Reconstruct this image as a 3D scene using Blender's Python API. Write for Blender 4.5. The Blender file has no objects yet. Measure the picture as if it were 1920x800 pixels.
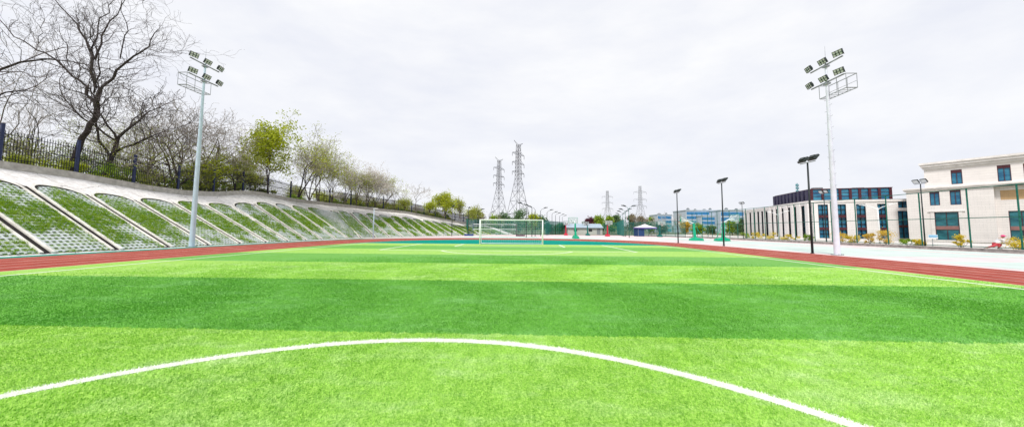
import bpy, math, random
import numpy as np
from mathutils import Vector, Matrix, noise as mnoise

random.seed(7)
rng = np.random.default_rng(7)
SC = bpy.context.scene
COL = SC.collection
PI = math.pi

# ------------------------------------------------------------------ camera
F_PX, PPY, PIT, ROL, YAW, CH = 578.86, -8.5635, 0.0656, 0.0074, 0.0317, 1.65
MR = Matrix.Rotation(YAW, 3, 'Z') @ Matrix.Rotation(PIT, 3, 'X') @ Matrix.Rotation(-ROL, 3, 'Y')
cam_d = bpy.data.cameras.new('camera')
cam = bpy.data.objects.new('camera', cam_d)
COL.objects.link(cam)
cr, cf, cu = MR @ Vector((1, 0, 0)), MR @ Vector((0, 1, 0)), MR @ Vector((0, 0, 1))
m4 = Matrix(((cr.x, cu.x, -cf.x, 0), (cr.y, cu.y, -cf.y, 0), (cr.z, cu.z, -cf.z, CH), (0, 0, 0, 1)))
cam.matrix_world = m4
cam_d.sensor_width = 36
cam_d.lens = F_PX / 1920 * 36
cam_d.shift_y = PPY / 1920
cam_d.clip_start = 0.05
cam_d.clip_end = 6000
SC.camera = cam


def at(px, py, Y):
    """photo pixel -> point at distance Y along the pitch"""
    d = MR @ Vector(((px - 960) / F_PX, 1, (400 + PPY - py) / F_PX))
    t = Y / d.y
    return Vector((d.x * t, Y, CH + d.z * t))


# ------------------------------------------------------------------ mesh builder
class MB:
    def __init__(s):
        s.v, s.f = [], []

    def add(s, vs, fs):
        o = len(s.v)
        s.v.extend([tuple(p) for p in vs])
        s.f.extend([tuple(i + o for i in q) for q in fs])

    def quad(s, a, b, c, d):
        s.add([a, b, c, d], [(0, 1, 2, 3)])

    def box(s, c, d, rz=0.0, tilt=None):
        hx, hy, hz = d[0] / 2, d[1] / 2, d[2] / 2
        R = Matrix.Rotation(rz, 3, 'Z')
        if tilt is not None:
            R = R @ Matrix.Rotation(tilt[1], 3, tilt[0])
        c = Vector(c)
        vs = [c + R @ Vector((x * hx, y * hy, z * hz)) for x in (-1, 1) for y in (-1, 1) for z in (-1, 1)]
        s.add(vs, [(0, 1, 3, 2), (4, 6, 7, 5), (0, 4, 5, 1), (2, 3, 7, 6), (0, 2, 6, 4), (1, 5, 7, 3)])

    def bx(s, x0, x1, y0, y1, z0, z1):
        s.box(((x0 + x1) / 2, (y0 + y1) / 2, (z0 + z1) / 2), (abs(x1 - x0), abs(y1 - y0), abs(z1 - z0)))

    def tube(s, pts, rad, n=6, cap=True):
        pts = [Vector(p) for p in pts]
        if not isinstance(rad, (list, tuple)):
            rad = [rad] * len(pts)
        o = len(s.v)
        ref = None
        for i, p in enumerate(pts):
            if i == 0:
                t = pts[1] - pts[0]
            elif i == len(pts) - 1:
                t = pts[-1] - pts[-2]
            else:
                t = pts[i + 1] - pts[i - 1]
            if t.length < 1e-9:
                t = Vector((0, 0, 1))
            t.normalize()
            if ref is None:
                ref = Vector((1, 0, 0)) if abs(t.x) < .8 else Vector((0, 1, 0))
            u = (ref - t * ref.dot(t)).normalized()
            w = t.cross(u)
            ref = u
            for k in range(n):
                a = 2 * PI * k / n
                s.v.append(tuple(p + (u * math.cos(a) + w * math.sin(a)) * rad[i]))
        for i in range(len(pts) - 1):
            for k in range(n):
                a = o + i * n + k
                b = o + i * n + (k + 1) % n
                s.f.append((a, b, b + n, a + n))
        if cap:
            s.f.append(tuple(o + k for k in range(n))[::-1])
            s.f.append(tuple(o + (len(pts) - 1) * n + k for k in range(n)))

    def lathe(s, c, prof, n=12):
        c = Vector(c)
        o = len(s.v)
        for r, z in prof:
            for k in range(n):
                a = 2 * PI * k / n
                s.v.append((c.x + r * math.cos(a), c.y + r * math.sin(a), c.z + z))
        for i in range(len(prof) - 1):
            for k in range(n):
                a = o + i * n + k
                b = o + i * n + (k + 1) % n
                s.f.append((a, b, b + n, a + n))
        s.f.append(tuple(o + k for k in range(n))[::-1])
        s.f.append(tuple(o + (len(prof) - 1) * n + k for k in range(n)))

    def build(s, name, mat, parent=None, smooth=False, world=True, bevel=0):
        me = bpy.data.meshes.new(name)
        v = s.v
        if parent is not None and world:
            chain, q_ = parent.matrix_basis.copy(), parent.parent
            while q_ is not None:
                chain, q_ = q_.matrix_basis @ chain, q_.parent
            inv = chain.inverted()
            v = [tuple(inv @ Vector(p)) for p in v]
        me.from_pydata(v, [], s.f)
        if smooth:
            me.polygons.foreach_set('use_smooth', [True] * len(me.polygons))
        me.materials.append(mat)
        me.update()
        o = bpy.data.objects.new(name, me)
        COL.objects.link(o)
        if parent is not None:
            o.parent = parent
        if bevel:
            b = o.modifiers.new('bevel', 'BEVEL')
            b.width = bevel
            b.segments = 2
        return o


def np_mesh(name, verts, nper, mat, parent=None):
    """verts (N*nper,3) array, each nper a face"""
    n = len(verts) // nper
    me = bpy.data.meshes.new(name)
    me.vertices.add(len(verts))
    me.vertices.foreach_set('co', np.asarray(verts, dtype=np.float32).ravel())
    me.loops.add(n * nper)
    me.loops.foreach_set('vertex_index', np.arange(n * nper, dtype=np.int32))
    me.polygons.add(n)
    me.polygons.foreach_set('loop_start', np.arange(0, n * nper, nper, dtype=np.int32))
    me.update(calc_edges=True)
    me.materials.append(mat)
    o = bpy.data.objects.new(name, me)
    COL.objects.link(o)
    if parent is not None:
        o.parent = parent
    return o


def tag(o, label=None, cat=None, group=None, kind=None):
    if label:
        o['label'] = label
    if cat:
        o['category'] = cat
    if group:
        o['group'] = group
    if kind:
        o['kind'] = kind
    return o


def thing(name, label, cat, loc=(0, 0, 0), rz=0.0, group=None):
    o = bpy.data.objects.new(name, None)
    o.empty_display_size = .3
    COL.objects.link(o)
    o.matrix_basis = Matrix.Translation(Vector(loc)) @ Matrix.Rotation(rz, 4, 'Z')
    return tag(o, label, cat, group)


def dup(root, loc, rz=0.0, label=None, scale=None, group=None):
    r = root.copy()
    COL.objects.link(r)
    M = Matrix.Translation(Vector(loc)) @ Matrix.Rotation(rz, 4, 'Z')
    if scale:
        M = M @ Matrix.Diagonal((scale[0], scale[1], scale[2], 1))
    r.matrix_basis = M
    if label:
        r['label'] = label
    if group:
        r['group'] = group
    for ch in list(root.children):
        c = ch.copy()
        COL.objects.link(c)
        c.parent = r
        for g in list(ch.children):
            d = g.copy()
            COL.objects.link(d)
            d.parent = c
    return r


# ------------------------------------------------------------------ materials
def nodes(name):
    m = bpy.data.materials.new(name)
    m.use_nodes = True
    nt = m.node_tree
    return m, nt, nt.nodes['Principled BSDF']


def lnk(nt, a, b):
    nt.links.new(a, b)


def math_n(nt, op, a, b=None, c=None):
    n = nt.nodes.new('ShaderNodeMath')
    n.operation = op
    for i, x in enumerate((a, b, c)):
        if x is None:
            continue
        if isinstance(x, (int, float)):
            n.inputs[i].default_value = x
        else:
            lnk(nt, x, n.inputs[i])
    return n.outputs[0]


def mix_n(nt, fac, a, b, blend='MIX'):
    n = nt.nodes.new('ShaderNodeMix')
    n.data_type = 'RGBA'
    n.blend_type = blend
    for i, x in ((0, fac), (6, a), (7, b)):
        if isinstance(x, (int, float)):
            n.inputs[i].default_value = x
        elif isinstance(x, tuple):
            n.inputs[i].default_value = (*x, 1) if len(x) == 3 else x
        else:
            lnk(nt, x, n.inputs[i])
    return n.outputs[2]


def noise_n(nt, vec, scale, detail=3, rough=.5, lo=None, hi=None):
    n = nt.nodes.new('ShaderNodeTexNoise')
    n.inputs['Scale'].default_value = scale
    n.inputs['Detail'].default_value = detail
    n.inputs['Roughness'].default_value = rough
    if vec is not None:
        lnk(nt, vec, n.inputs['Vector'])
    out = n.outputs['Fac']
    if lo is not None:
        r = nt.nodes.new('ShaderNodeMapRange')
        r.inputs[1].default_value = lo
        r.inputs[2].default_value = hi
        lnk(nt, out, r.inputs[0])
        out = r.outputs[0]
    return out


def geo_pos(nt):
    return nt.nodes.new('ShaderNodeNewGeometry').outputs['Position']


def scale_vec(nt, vec, s):
    n = nt.nodes.new('ShaderNodeMapping')
    n.inputs['Scale'].default_value = s
    lnk(nt, vec, n.inputs['Vector'])
    return n.outputs[0]


def mat(name, col, rough=.6, var=.12, scale=6.0, metal=0.0, bump=0.0, bscale=40.0, spec=.3, dirt=None):
    m, nt, b = nodes(name)
    p = geo_pos(nt)
    c2 = tuple(max(0, c * (1 - 2 * var)) for c in col)
    c1 = tuple(min(1, c * (1 + var)) for c in col)
    col_o = mix_n(nt, noise_n(nt, p, scale, 4, .6, .3, .7), c2, c1)
    if dirt:
        col_o = mix_n(nt, math_n(nt, 'MULTIPLY', noise_n(nt, scale_vec(nt, p, (1, 1, .25)), dirt[1], 5, .65, .5, .75), dirt[2]), col_o, dirt[0])
    lnk(nt, col_o, b.inputs['Base Color'])
    b.inputs['Roughness'].default_value = rough
    b.inputs['Metallic'].default_value = metal
    b.inputs['Specular IOR Level'].default_value = spec
    if bump:
        bn = nt.nodes.new('ShaderNodeBump')
        bn.inputs['Strength'].default_value = bump
        bn.inputs['Distance'].default_value = .02
        lnk(nt, noise_n(nt, p, bscale, 4, .6), bn.inputs['Height'])
        lnk(nt, bn.outputs[0], b.inputs['Normal'])
    return m


def leaf_mat(name, c1, c2, scale=1.5):
    m, nt, b = nodes(name)
    p = geo_pos(nt)
    f = noise_n(nt, p, scale, 4, .7, .3, .7)
    c = mix_n(nt, f, c1, c2)
    f2 = noise_n(nt, p, 14.0, 2, .6, .3, .7)
    c = mix_n(nt, math_n(nt, 'MULTIPLY', f2, .5), c, tuple(x * .5 for x in c1))
    lnk(nt, c, b.inputs['Base Color'])
    b.inputs['Roughness'].default_value = .7
    b.inputs['Specular IOR Level'].default_value = .15
    tr = nt.nodes.new('ShaderNodeBsdfTranslucent')
    lnk(nt, c, tr.inputs['Color'])
    ms = nt.nodes.new('ShaderNodeMixShader')
    ms.inputs[0].default_value = .3
    lnk(nt, b.outputs[0], ms.inputs[1])
    lnk(nt, tr.outputs[0], ms.inputs[2])
    lnk(nt, ms.outputs[0], nt.nodes['Material Output'].inputs['Surface'])
    return m


AX, CY, CR = -1.12, -0.6, 5.2          # pitch axis, centre circle
STR = 4.897


def turf_material(name, gain, blades):
    m, nt, b = nodes(name)
    p = geo_pos(nt)
    sep = nt.nodes.new('ShaderNodeSeparateXYZ')
    lnk(nt, p, sep.inputs[0])
    X, Y = sep.outputs[0], sep.outputs[1]
    wob = noise_n(nt, p, 9.0, 2, .6)
    yw = math_n(nt, 'ADD', Y, math_n(nt, 'MULTIPLY', math_n(nt, 'SUBTRACT', wob, .5), .22))
    fl = math_n(nt, 'FLOOR', math_n(nt, 'DIVIDE', yw, STR))
    st = math_n(nt, 'ABSOLUTE', math_n(nt, 'MODULO', fl, 2.0))
    g = gain
    col = mix_n(nt, st, (.325 * g, .625 * g, .080 * g), (.150 * g, .440 * g, .046 * g))
    # painted whitish sheen in streaks where fibres lie flat and sand shows pale
    sv = scale_vec(nt, p, (.55, 1.2, 1))
    pale = noise_n(nt, sv, .8, 6, .72, .50, .74)
    pale2 = noise_n(nt, scale_vec(nt, p, (1.6, 3.4, 1)), 1.0, 4, .75, .52, .76)
    pf = math_n(nt, 'ADD', math_n(nt, 'MULTIPLY', pale, .8 if blades else .42), math_n(nt, 'MULTIPLY', pale2, .62 if blades else .32))
    col = mix_n(nt, pf, col, mix_n(nt, st, (.60 * g, .80 * g, .34 * g), (.27 * g, .57 * g, .17 * g)))
    big = noise_n(nt, p, .12, 3, .5, .3, .7)
    col = mix_n(nt, math_n(nt, 'MULTIPLY', big, .3), col, mix_n(nt, st, (.35 * g, .64 * g, .05 * g), (.125 * g, .42 * g, .035 * g)))
    # fibre speckle
    sp = noise_n(nt, p, 38.0, 4, .75, .38, .62)
    sp2 = noise_n(nt, scale_vec(nt, p, (1, .45, 1)), 7.0, 4, .75, .36, .64)
    dk = mix_n(nt, 1.0, col, (.40, .56, .34), 'MULTIPLY')
    lt = mix_n(nt, 1.0, col, (1.42, 1.22, 1.8), 'MULTIPLY')
    spm = math_n(nt, 'ADD', math_n(nt, 'MULTIPLY', sp, .72), math_n(nt, 'MULTIPLY', sp2, .28))
    col = mix_n(nt, spm, dk, lt)
    if blades:
        dx = math_n(nt, 'SUBTRACT', X, AX)
        dy = math_n(nt, 'SUBTRACT', Y, CY)
        rr = math_n(nt, 'SQRT', math_n(nt, 'ADD', math_n(nt, 'MULTIPLY', dx, dx), math_n(nt, 'MULTIPLY', dy, dy)))
        rr = math_n(nt, 'ADD', rr, math_n(nt, 'MULTIPLY', math_n(nt, 'SUBTRACT', noise_n(nt, p, 26.0, 4, .85), .5), .16))
        df = math_n(nt, 'ABSOLUTE', math_n(nt, 'SUBTRACT', rr, CR))
        ln = math_n(nt, 'LESS_THAN', df, .088)
        col = mix_n(nt, ln, col, (.84, .86, .80))
    lnk(nt, col, b.inputs['Base Color'])
    b.inputs['Roughness'].default_value = .62
    b.inputs['Specular IOR Level'].default_value = .22
    if not blades:
        bn = nt.nodes.new('ShaderNodeBump')
        bn.inputs['Strength'].default_value = .6
        bn.inputs['Distance'].default_value = .03
        lnk(nt, noise_n(nt, p, 30.0, 4, .8), bn.inputs['Height'])
        lnk(nt, bn.outputs[0], b.inputs['Normal'])
    return m


def stone_mat(name, col, joint=.42):
    """pale cladding with thin horizontal joints (world height)"""
    m, nt, b = nodes(name)
    p = geo_pos(nt)
    sep = nt.nodes.new('ShaderNodeSeparateXYZ')
    lnk(nt, p, sep.inputs[0])
    fr = math_n(nt, 'FRACT', math_n(nt, 'DIVIDE', sep.outputs[2], joint))
    jn = math_n(nt, 'LESS_THAN', fr, .07)
    base = mix_n(nt, noise_n(nt, p, .7, 4, .6, .3, .7), tuple(c * .9 for c in col), col)
    course = nt.nodes.new('ShaderNodeTexWhiteNoise')
    course.noise_dimensions = '1D'
    lnk(nt, math_n(nt, 'FLOOR', math_n(nt, 'DIVIDE', sep.outputs[2], joint)), course.inputs['W'])
    base = mix_n(nt, math_n(nt, 'MULTIPLY', course.outputs['Value'], .14), base, (.58, .55, .54))
    c = mix_n(nt, math_n(nt, 'MULTIPLY', jn, .30), base, (.25, .23, .22))
    streak = noise_n(nt, scale_vec(nt, p, (2.5, 2.5, .12)), 1.0, 5, .7, .55, .8)
    c = mix_n(nt, math_n(nt, 'MULTIPLY', streak, .18), c, (.38, .36, .35))
    lnk(nt, c, b.inputs['Base Color'])
    b.inputs['Roughness'].default_value = .7
    return m


def glass_mat(name, c1, c2, rough=.08):
    m, nt, b = nodes(name)
    p = geo_pos(nt)
    lnk(nt, mix_n(nt, noise_n(nt, scale_vec(nt, p, (.6, .6, 1.3)), 1.1, 4, .65, .35, .7), c1, c2), b.inputs['Base Color'])  # noise between two tints paints uneven reflections into the panes
    b.inputs['Roughness'].default_value = rough
    b.inputs['Specular IOR Level'].default_value = .45
    return m


def mesh_screen_mat(name, col, opacity):
    m, nt, b = nodes(name)
    p = geo_pos(nt)
    lnk(nt, mix_n(nt, noise_n(nt, p, .6, 3, .6, .3, .7), tuple(c * .75 for c in col), col), b.inputs['Base Color'])
    b.inputs['Roughness'].default_value = .8
    t = nt.nodes.new('ShaderNodeBsdfTransparent')
    ms = nt.nodes.new('ShaderNodeMixShader')
    ms.inputs[0].default_value = opacity
    lnk(nt, t.outputs[0], ms.inputs[1])
    lnk(nt, b.outputs[0], ms.inputs[2])
    lnk(nt, ms.outputs[0], nt.nodes['Material Output'].inputs['Surface'])
    return m


M = {}
M['turf'] = turf_material('turf', .93, False)
M['blade'] = turf_material('turf_fibre', 1.08, True)
M['line'] = mat('white_line', (.70, .76, .62), .8, .1, 12)
M['lane'] = mat('lane_line', (.66, .42, .38), .8, .06, 5)
M['track'] = mat('red_rubber', (.345, .078, .060), 1, .13, 2.2, bump=.2, bscale=90, spec=.03, dirt=((.46, .19, .155), .5, .75))
M['teal'] = mat('teal_rubber', (.004, .25, .19), 1, .10, 1.5, spec=.02, dirt=((.03, .36, .29), .5, .35))
M['court'] = mat('pink_court', (.72, .565, .575), 1, .07, .5, spec=.05, dirt=((.62, .60, .60), .25, .6))
M['court_green'] = mat('pale_green_court', (.525, .62, .585), 1, .07, .5, spec=.05, dirt=((.61, .59, .59), .3, .6))
M['courtline'] = mat('court_line', (.80, .80, .80), 1, .08, 2, spec=.03)
M['ground'] = mat('ground', (.16, .17, .09), .95, .3, .05)
M['concrete'] = mat('slope_concrete', (.80, .78, .765), .95, .11, 2.5, bump=.6, bscale=14, spec=.1, dirt=((.40, .36, .33), 5.0, .7))
_nt = M['concrete'].node_tree
_b = _nt.nodes['Principled BSDF']
_old = _b.inputs['Base Color'].links[0].from_socket
_p = geo_pos(_nt)
_wv = _nt.nodes.new('ShaderNodeVectorMath')
_nz = _nt.nodes.new('ShaderNodeTexNoise')
_nz.inputs['Scale'].default_value = .9
lnk(_nt, _p, _nz.inputs['Vector'])
lnk(_nt, _p, _wv.inputs[0])
lnk(_nt, _nz.outputs['Color'], _wv.inputs[1])
_vo = _nt.nodes.new('ShaderNodeTexVoronoi')
_vo.feature = 'DISTANCE_TO_EDGE'
_vo.inputs['Scale'].default_value = .33
lnk(_nt, _wv.outputs[0], _vo.inputs['Vector'])
_cr = math_n(_nt, 'MULTIPLY', math_n(_nt, 'LESS_THAN', _vo.outputs['Distance'], .010), .55)
_c1 = mix_n(_nt, _cr, _old, (.16, .14, .13))
_stain = noise_n(_nt, scale_vec(_nt, _p, (.25, .9, .25)), 1.0, 5, .7, .52, .8)
lnk(_nt, mix_n(_nt, math_n(_nt, 'MULTIPLY', _stain, .45), _c1, (.42, .38, .34)), _b.inputs['Base Color'])
M['kerb'] = mat('white_kerb', (.80, .78, .72), .9, .1, 3, dirt=((.38, .34, .30), 1.6, .6))
M['lattice'] = mat('lattice_concrete', (.52, .57, .57), .9, .12, 4, dirt=((.24, .34, .14), 1.3, .95))
M['gutter_and_shade'] = mat('gutter_and_shade', (.022, .018, .017), .9, .3, 4)  # near-black: shade in the channel and under the arch put into the colour
M['soil'] = mat('slope_soil', (.15, .25, .07), .95, .35, 1.2, dirt=((.32, .36, .15), .8, .7))
M['fkerb'] = mat('grey_concrete', (.44, .42, .39), .9, .15, 3, bump=.3, bscale=20, dirt=((.24, .23, .2), 1.6, .6))
M['grass'] = leaf_mat('slope_grass', (.17, .38, .02), (.48, .64, .07), 1.6)
M['hill'] = mat('leaf_litter', (.32, .36, .12), .95, .35, 1.0)
M['navy'] = mat('navy_paint', (.022, .032, .095), .45, .15, 5)
M['pickets'] = mat('dark_pickets', (.008, .008, .018), .55, .2, 5)
M['polewhite'] = mat('pale_blue_paint', (.50, .62, .72), .35, .06, 2, metal=.0, spec=.5)
M['polelilac'] = mat('pale_lilac_paint', (.66, .68, .78), .35, .06, 2, spec=.5)
M['galv'] = mat('galvanised_steel', (.36, .38, .40), .4, .15, 6, metal=.4)
M['lampbody'] = mat('lamp_body', (.035, .045, .045), .45, .2, 8)
M['lampglass'] = mat('lamp_glass', (.72, .73, .78), .5, .02, 8, spec=.3)
M['blackpole'] = mat('black_pole', (.012, .02, .022), .45, .2, 4)
M['greenpole'] = mat('green_pole', (.008, .12, .085), .45, .2, 4)
M['goalwhite'] = mat('goal_paint', (.84, .86, .87), .4, .05, 4)
M['net'] = mat('net_cord', (.62, .70, .70), .9, .1, 4)
M['bball'] = mat('green_paint', (.006, .36, .20), .4, .12, 2)
M['bballd'] = mat('dark_green_paint', (.006, .14, .12), .45, .15, 3)
M['red'] = mat('red_pad', (.55, .02, .05), .55, .12, 3)
M['dark'] = mat('dark_metal', (.03, .03, .04), .5, .2, 4)
M['ring'] = mat('orange_ring', (.65, .13, .03), .45, .1, 4)
M['board'] = mat('board_pale', (.65, .74, .74), .2, .06, 2, spec=.5)
M['bluebase'] = mat('blue_base', (.012, .05, .22), .5, .15, 3)
M['maroonbase'] = mat('maroon_base', (.10, .02, .06), .5, .15, 3)
M['stone'] = stone_mat('pale_stone', (.84, .79, .77))
M['stone2'] = stone_mat('library_stone', (.85, .81, .80), .5)
M['cornice'] = mat('cornice_stone', (.80, .76, .74), .75, .08, 1.2, dirt=((.4, .37, .35), .6, .3))
M['bronze'] = mat('bronze_frame', (.085, .022, .032), .45, .15, 3)
M['spandrel'] = mat('brown_spandrel', (.30, .15, .14), .6, .12, 2)
M['glass'] = glass_mat('window_glass', (.006, .07, .10), (.035, .21, .25))
M['bglass'] = glass_mat('blue_glass', (.008, .09, .20), (.05, .26, .38))
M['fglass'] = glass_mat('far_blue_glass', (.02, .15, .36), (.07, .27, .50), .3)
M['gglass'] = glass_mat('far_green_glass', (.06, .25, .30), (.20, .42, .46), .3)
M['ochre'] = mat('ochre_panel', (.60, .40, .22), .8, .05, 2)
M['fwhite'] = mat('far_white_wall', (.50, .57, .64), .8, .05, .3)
M['fgrey'] = mat('far_grey', (.26, .28, .30), .8, .15, .5)
M['roofblue'] = mat('blue_grey_roof', (.34, .42, .50), .6, .1, .8)
M['pylon'] = mat('pylon_steel', (.20, .20, .235), .6, .2, .2)  # steel lightened, distance haze put into the colour
M['pylonfar'] = mat('far_pylon_steel', (.34, .35, .38), .7, .15, .2)  # paler steel, with more haze painted into it
M['bark'] = mat('dark_bark', (.055, .043, .042), .95, .3, 6, bump=.6, bscale=18)
M['twig'] = mat('dark_twig', (.105, .088, .095), .95, .2, 3)
M['barkm'] = mat('grey_bark', (.13, .105, .09), .95, .3, 6)
M['twigm'] = mat('grey_brown_twig', (.30, .26, .235), .95, .25, 2)
M['twigp'] = mat('pale_twig', (.50, .47, .45), .95, .15, 2)
M['yleaf'] = leaf_mat('spring_leaf', (.38, .46, .02), (.62, .66, .06), .8)
M['oleaf'] = leaf_mat('olive_leaf', (.32, .37, .05), (.54, .58, .13), .8)
M['gleaf'] = leaf_mat('green_leaf', (.17, .32, .02), (.46, .58, .07), .7)
M['dleaf'] = leaf_mat('dark_leaf', (.09, .19, .09), (.24, .36, .15), .5)  # lightened: haze over the far trees is part of the colour
M['pleaf'] = leaf_mat('purple_leaf', (.10, .02, .04), (.22, .06, .09), .5)
M['bleaf'] = leaf_mat('blossom', (.70, .63, .56), (.84, .80, .72), .8)
M['tleaf'] = leaf_mat('tan_leaf', (.24, .20, .11), (.40, .34, .20), .6)
M['gold'] = leaf_mat('golden_leaf', (.62, .46, .02), (.82, .70, .10), 2.0)
M['golds'] = leaf_mat('orange_leaf', (.66, .43, .05), (.82, .64, .14), 2.0)
M['wall'] = mat('granite_wall', (.40, .38, .36), .9, .2, 3, dirt=((.22, .21, .20), 1.2, .6))
M['tentw'] = mat('tent_white', (.80, .76, .80), .7, .06, 1)
M['tentp'] = mat('tent_purple', (.10, .07, .32), .7, .1, 1)
M['tentn'] = mat('tent_navy', (.02, .06, .17), .7, .1, 1)
M['skin'] = mat('skin', (.55, .33, .24), .6, .05, 6)
M['shirt'] = mat('white_shirt', (.78, .78, .80), .85, .06, 4)
M['pants'] = mat('dark_trousers', (.05, .04, .05), .9, .15, 4)
M['pinkhat'] = mat('pink_hat', (.72, .05, .22), .8, .12, 4)
M['sleeve'] = mat('red_sleeve', (.55, .07, .09), .8, .12, 4)
M['gmesh'] = mesh_screen_mat('green_screen', (.0, .24, .20), .72)
M['gmesh_thin'] = mesh_screen_mat('green_wire_screen', (.0, .20, .17), .38)
M['boardglass'] = mesh_screen_mat('board_glass', (.62, .70, .70), .35)
M['signblue'] = mat('sign_blue', (.25, .50, .72), .5, .1, 3)

# ------------------------------------------------------------------ ground, pitch, track, court (structure)


def sheet(name, pts, z, m, kind='structure'):
    mb = MB()
    mb.add([(x, y, z) for x, y in pts], [tuple(range(len(pts)))])
    return tag(mb.build(name, m), kind=kind)


n = 64
sheet('ground', [(2600 * math.cos(2 * PI * k / n), 2600 * math.sin(2 * PI * k / n)) for k in range(n)], -.03, M['ground'])
sheet('court', [(-24.5, -24), (39.6, -24), (39.6, 74), (36, 96), (-3, 96), (-24.5, 50)], 0, M['court'])
k = 0
for x0, x1, y0, y1 in ((22.6, 34.0, 21.5, 36.0), (25.0, 37.0, 37.5, 52.0), (25.0, 37.5, 54.5, 69), (35.0, 39.0, 12.0, 34), (6.0, 20.0, 56, 66), (-12, 3.5, 58, 71), (22.6, 31.0, 6, 18.5)):
    sheet('court_panel', [(x0, y0), (x1, y0), (x1, y1), (x0, y1)], .004, M['court_green'])
    lw_ = .06
    for (a0_, a1_, b0_, b1_) in ((x0, x1, y0, y0 + lw_), (x0, x1, y1 - lw_, y1), (x0, x0 + lw_, y0 + lw_, y1 - lw_), (x1 - lw_, x1, y0 + lw_, y1 - lw_), (x0 + lw_, x1 - lw_, (y0 + y1) / 2, (y0 + y1) / 2 + lw_), ((x0 + x1) / 2 - 1.8, (x0 + x1) / 2 - 1.74, y0 + lw_, y0 + 5.0), ((x0 + x1) / 2 + 1.74, (x0 + x1) / 2 + 1.8, y0 + lw_, y0 + 5.0)):
        sheet('court_line', [(a0_, b0_), (a1_, b0_), (a1_, b1_), (a0_, b1_)], .006, M['courtline'])


def superarc(cx, aL, aR, y0, b, e, nn=72):
    out = []
    for i in range(nn + 1):
        t = PI * i / nn
        c, s = math.cos(t), math.sin(t)
        a = aL if c < 0 else aR
        out.append((cx + a * math.copysign(abs(c) ** (2 / e), c), y0 + b * abs(s) ** (2 / e)))
    return out[::-1]          # left to right


CX = -1.4
inner = superarc(CX, 17.0, 17.0, 30.5, 17.6, 2.15)
outer = superarc(CX, 24.4, 22.9, 33.0, 22.6, 2.4)
edge = superarc(CX, 25.7, 22.9, 33.0, 24.0, 2.4)


def ring(a, b, z, m, name, y_lo=-26):
    A = [(a[0][0], y_lo)] + a + [(a[-1][0], y_lo)]
    B = [(b[0][0], y_lo)] + b + [(b[-1][0], y_lo)]
    mb = MB()
    mb.v = [(x, y, z) for x, y in A] + [(x, y, z) for x, y in B]
    L = len(A)
    mb.f = [(i, L + i, L + i + 1, i + 1) for i in range(L - 1)]
    return tag(mb.build(name, m), kind='structure')


def lerp_curve(t):
    return [(p[0] + (q[0] - p[0]) * t, p[1] + (q[1] - p[1]) * t) for p, q in zip(inner, outer)]


ring(outer, edge, .008, M['teal'], 'teal_surround')
ring(inner, outer, .012, M['track'], 'running_track')
mbD = [(-18.4, 20.0)] + inner + [(15.6, 20.0)]
sheet('teal_infield', mbD, .016, M['teal'])
for t in (.012, .21, .41, .61, .81, .985):
    ring(lerp_curve(t - .006), lerp_curve(t + .006), .016, M['lane'], 'lane_line')
# low white kerb between track and turf is only a painted line in the photo
GY = 33.3
tw_l, tw_r = -18.4, 15.6
sheet('turf', [(tw_l, -26), (tw_r, -26), (tw_r, 30.6), (14.6, GY + .35), (-17.2, GY + .35), (tw_l, 30.6)], .020, M['turf'])


def line_sheet(pts, w, closed=False):
    mb = MB()
    P = [Vector((x, y, 0)) for x, y in pts]
    o = []
    for i, p in enumerate(P):
        t = (P[min(i + 1, len(P) - 1)] - P[max(i - 1, 0)]).normalized()
        nn = Vector((-t.y, t.x, 0)) * w / 2
        mb.v.append((p.x + nn.x, p.y + nn.y, .024))
        mb.v.append((p.x - nn.x, p.y - nn.y, .024))
    mb.f = [(2 * i, 2 * i + 1, 2 * i + 3, 2 * i + 2) for i in range(len(P) - 1)]
    return tag(mb.build('pitch_line', M['line']), kind='structure')


W2 = 15.7
LW = .19
line_sheet([(AX - W2, -26), (AX - W2, GY)], .17)
line_sheet([(AX + W2, -26), (AX + W2, GY)], .17)
line_sheet([(AX - W2 + .1, GY), (AX + W2 - .1, GY)], LW)
PA = 9.65
line_sheet([(AX - PA, 23.16), (AX + PA, 23.16)], LW)
line_sheet([(AX - PA, 23.3), (AX - PA, GY - .12)], LW)
line_sheet([(AX + PA, 23.3), (AX + PA, GY - .12)], LW)
GA = 5.1
line_sheet([(AX - GA, 28.6), (AX + GA, 28.6)], LW)
line_sheet([(AX - GA, 28.75), (AX - GA, GY - .12)], LW)
line_sheet([(AX + GA, 28.75), (AX + GA, GY - .12)], LW)
a0 = math.acos((25.2 - 23.06) / 5.3)
line_sheet([(AX + 5.3 * math.sin(t), 25.2 - 5.3 * math.cos(t)) for t in np.linspace(-a0, a0, 40)], LW)
line_sheet([(AX + CR * math.sin(t), CY + CR * math.cos(t)) for t in np.linspace(0, 2 * PI, 120)], .13)
line_sheet([(AX - W2 + .1, CY), (AX + W2 - .1, CY)], LW)

# turf fibres near the photographer: one bent blade = one triangle


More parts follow.
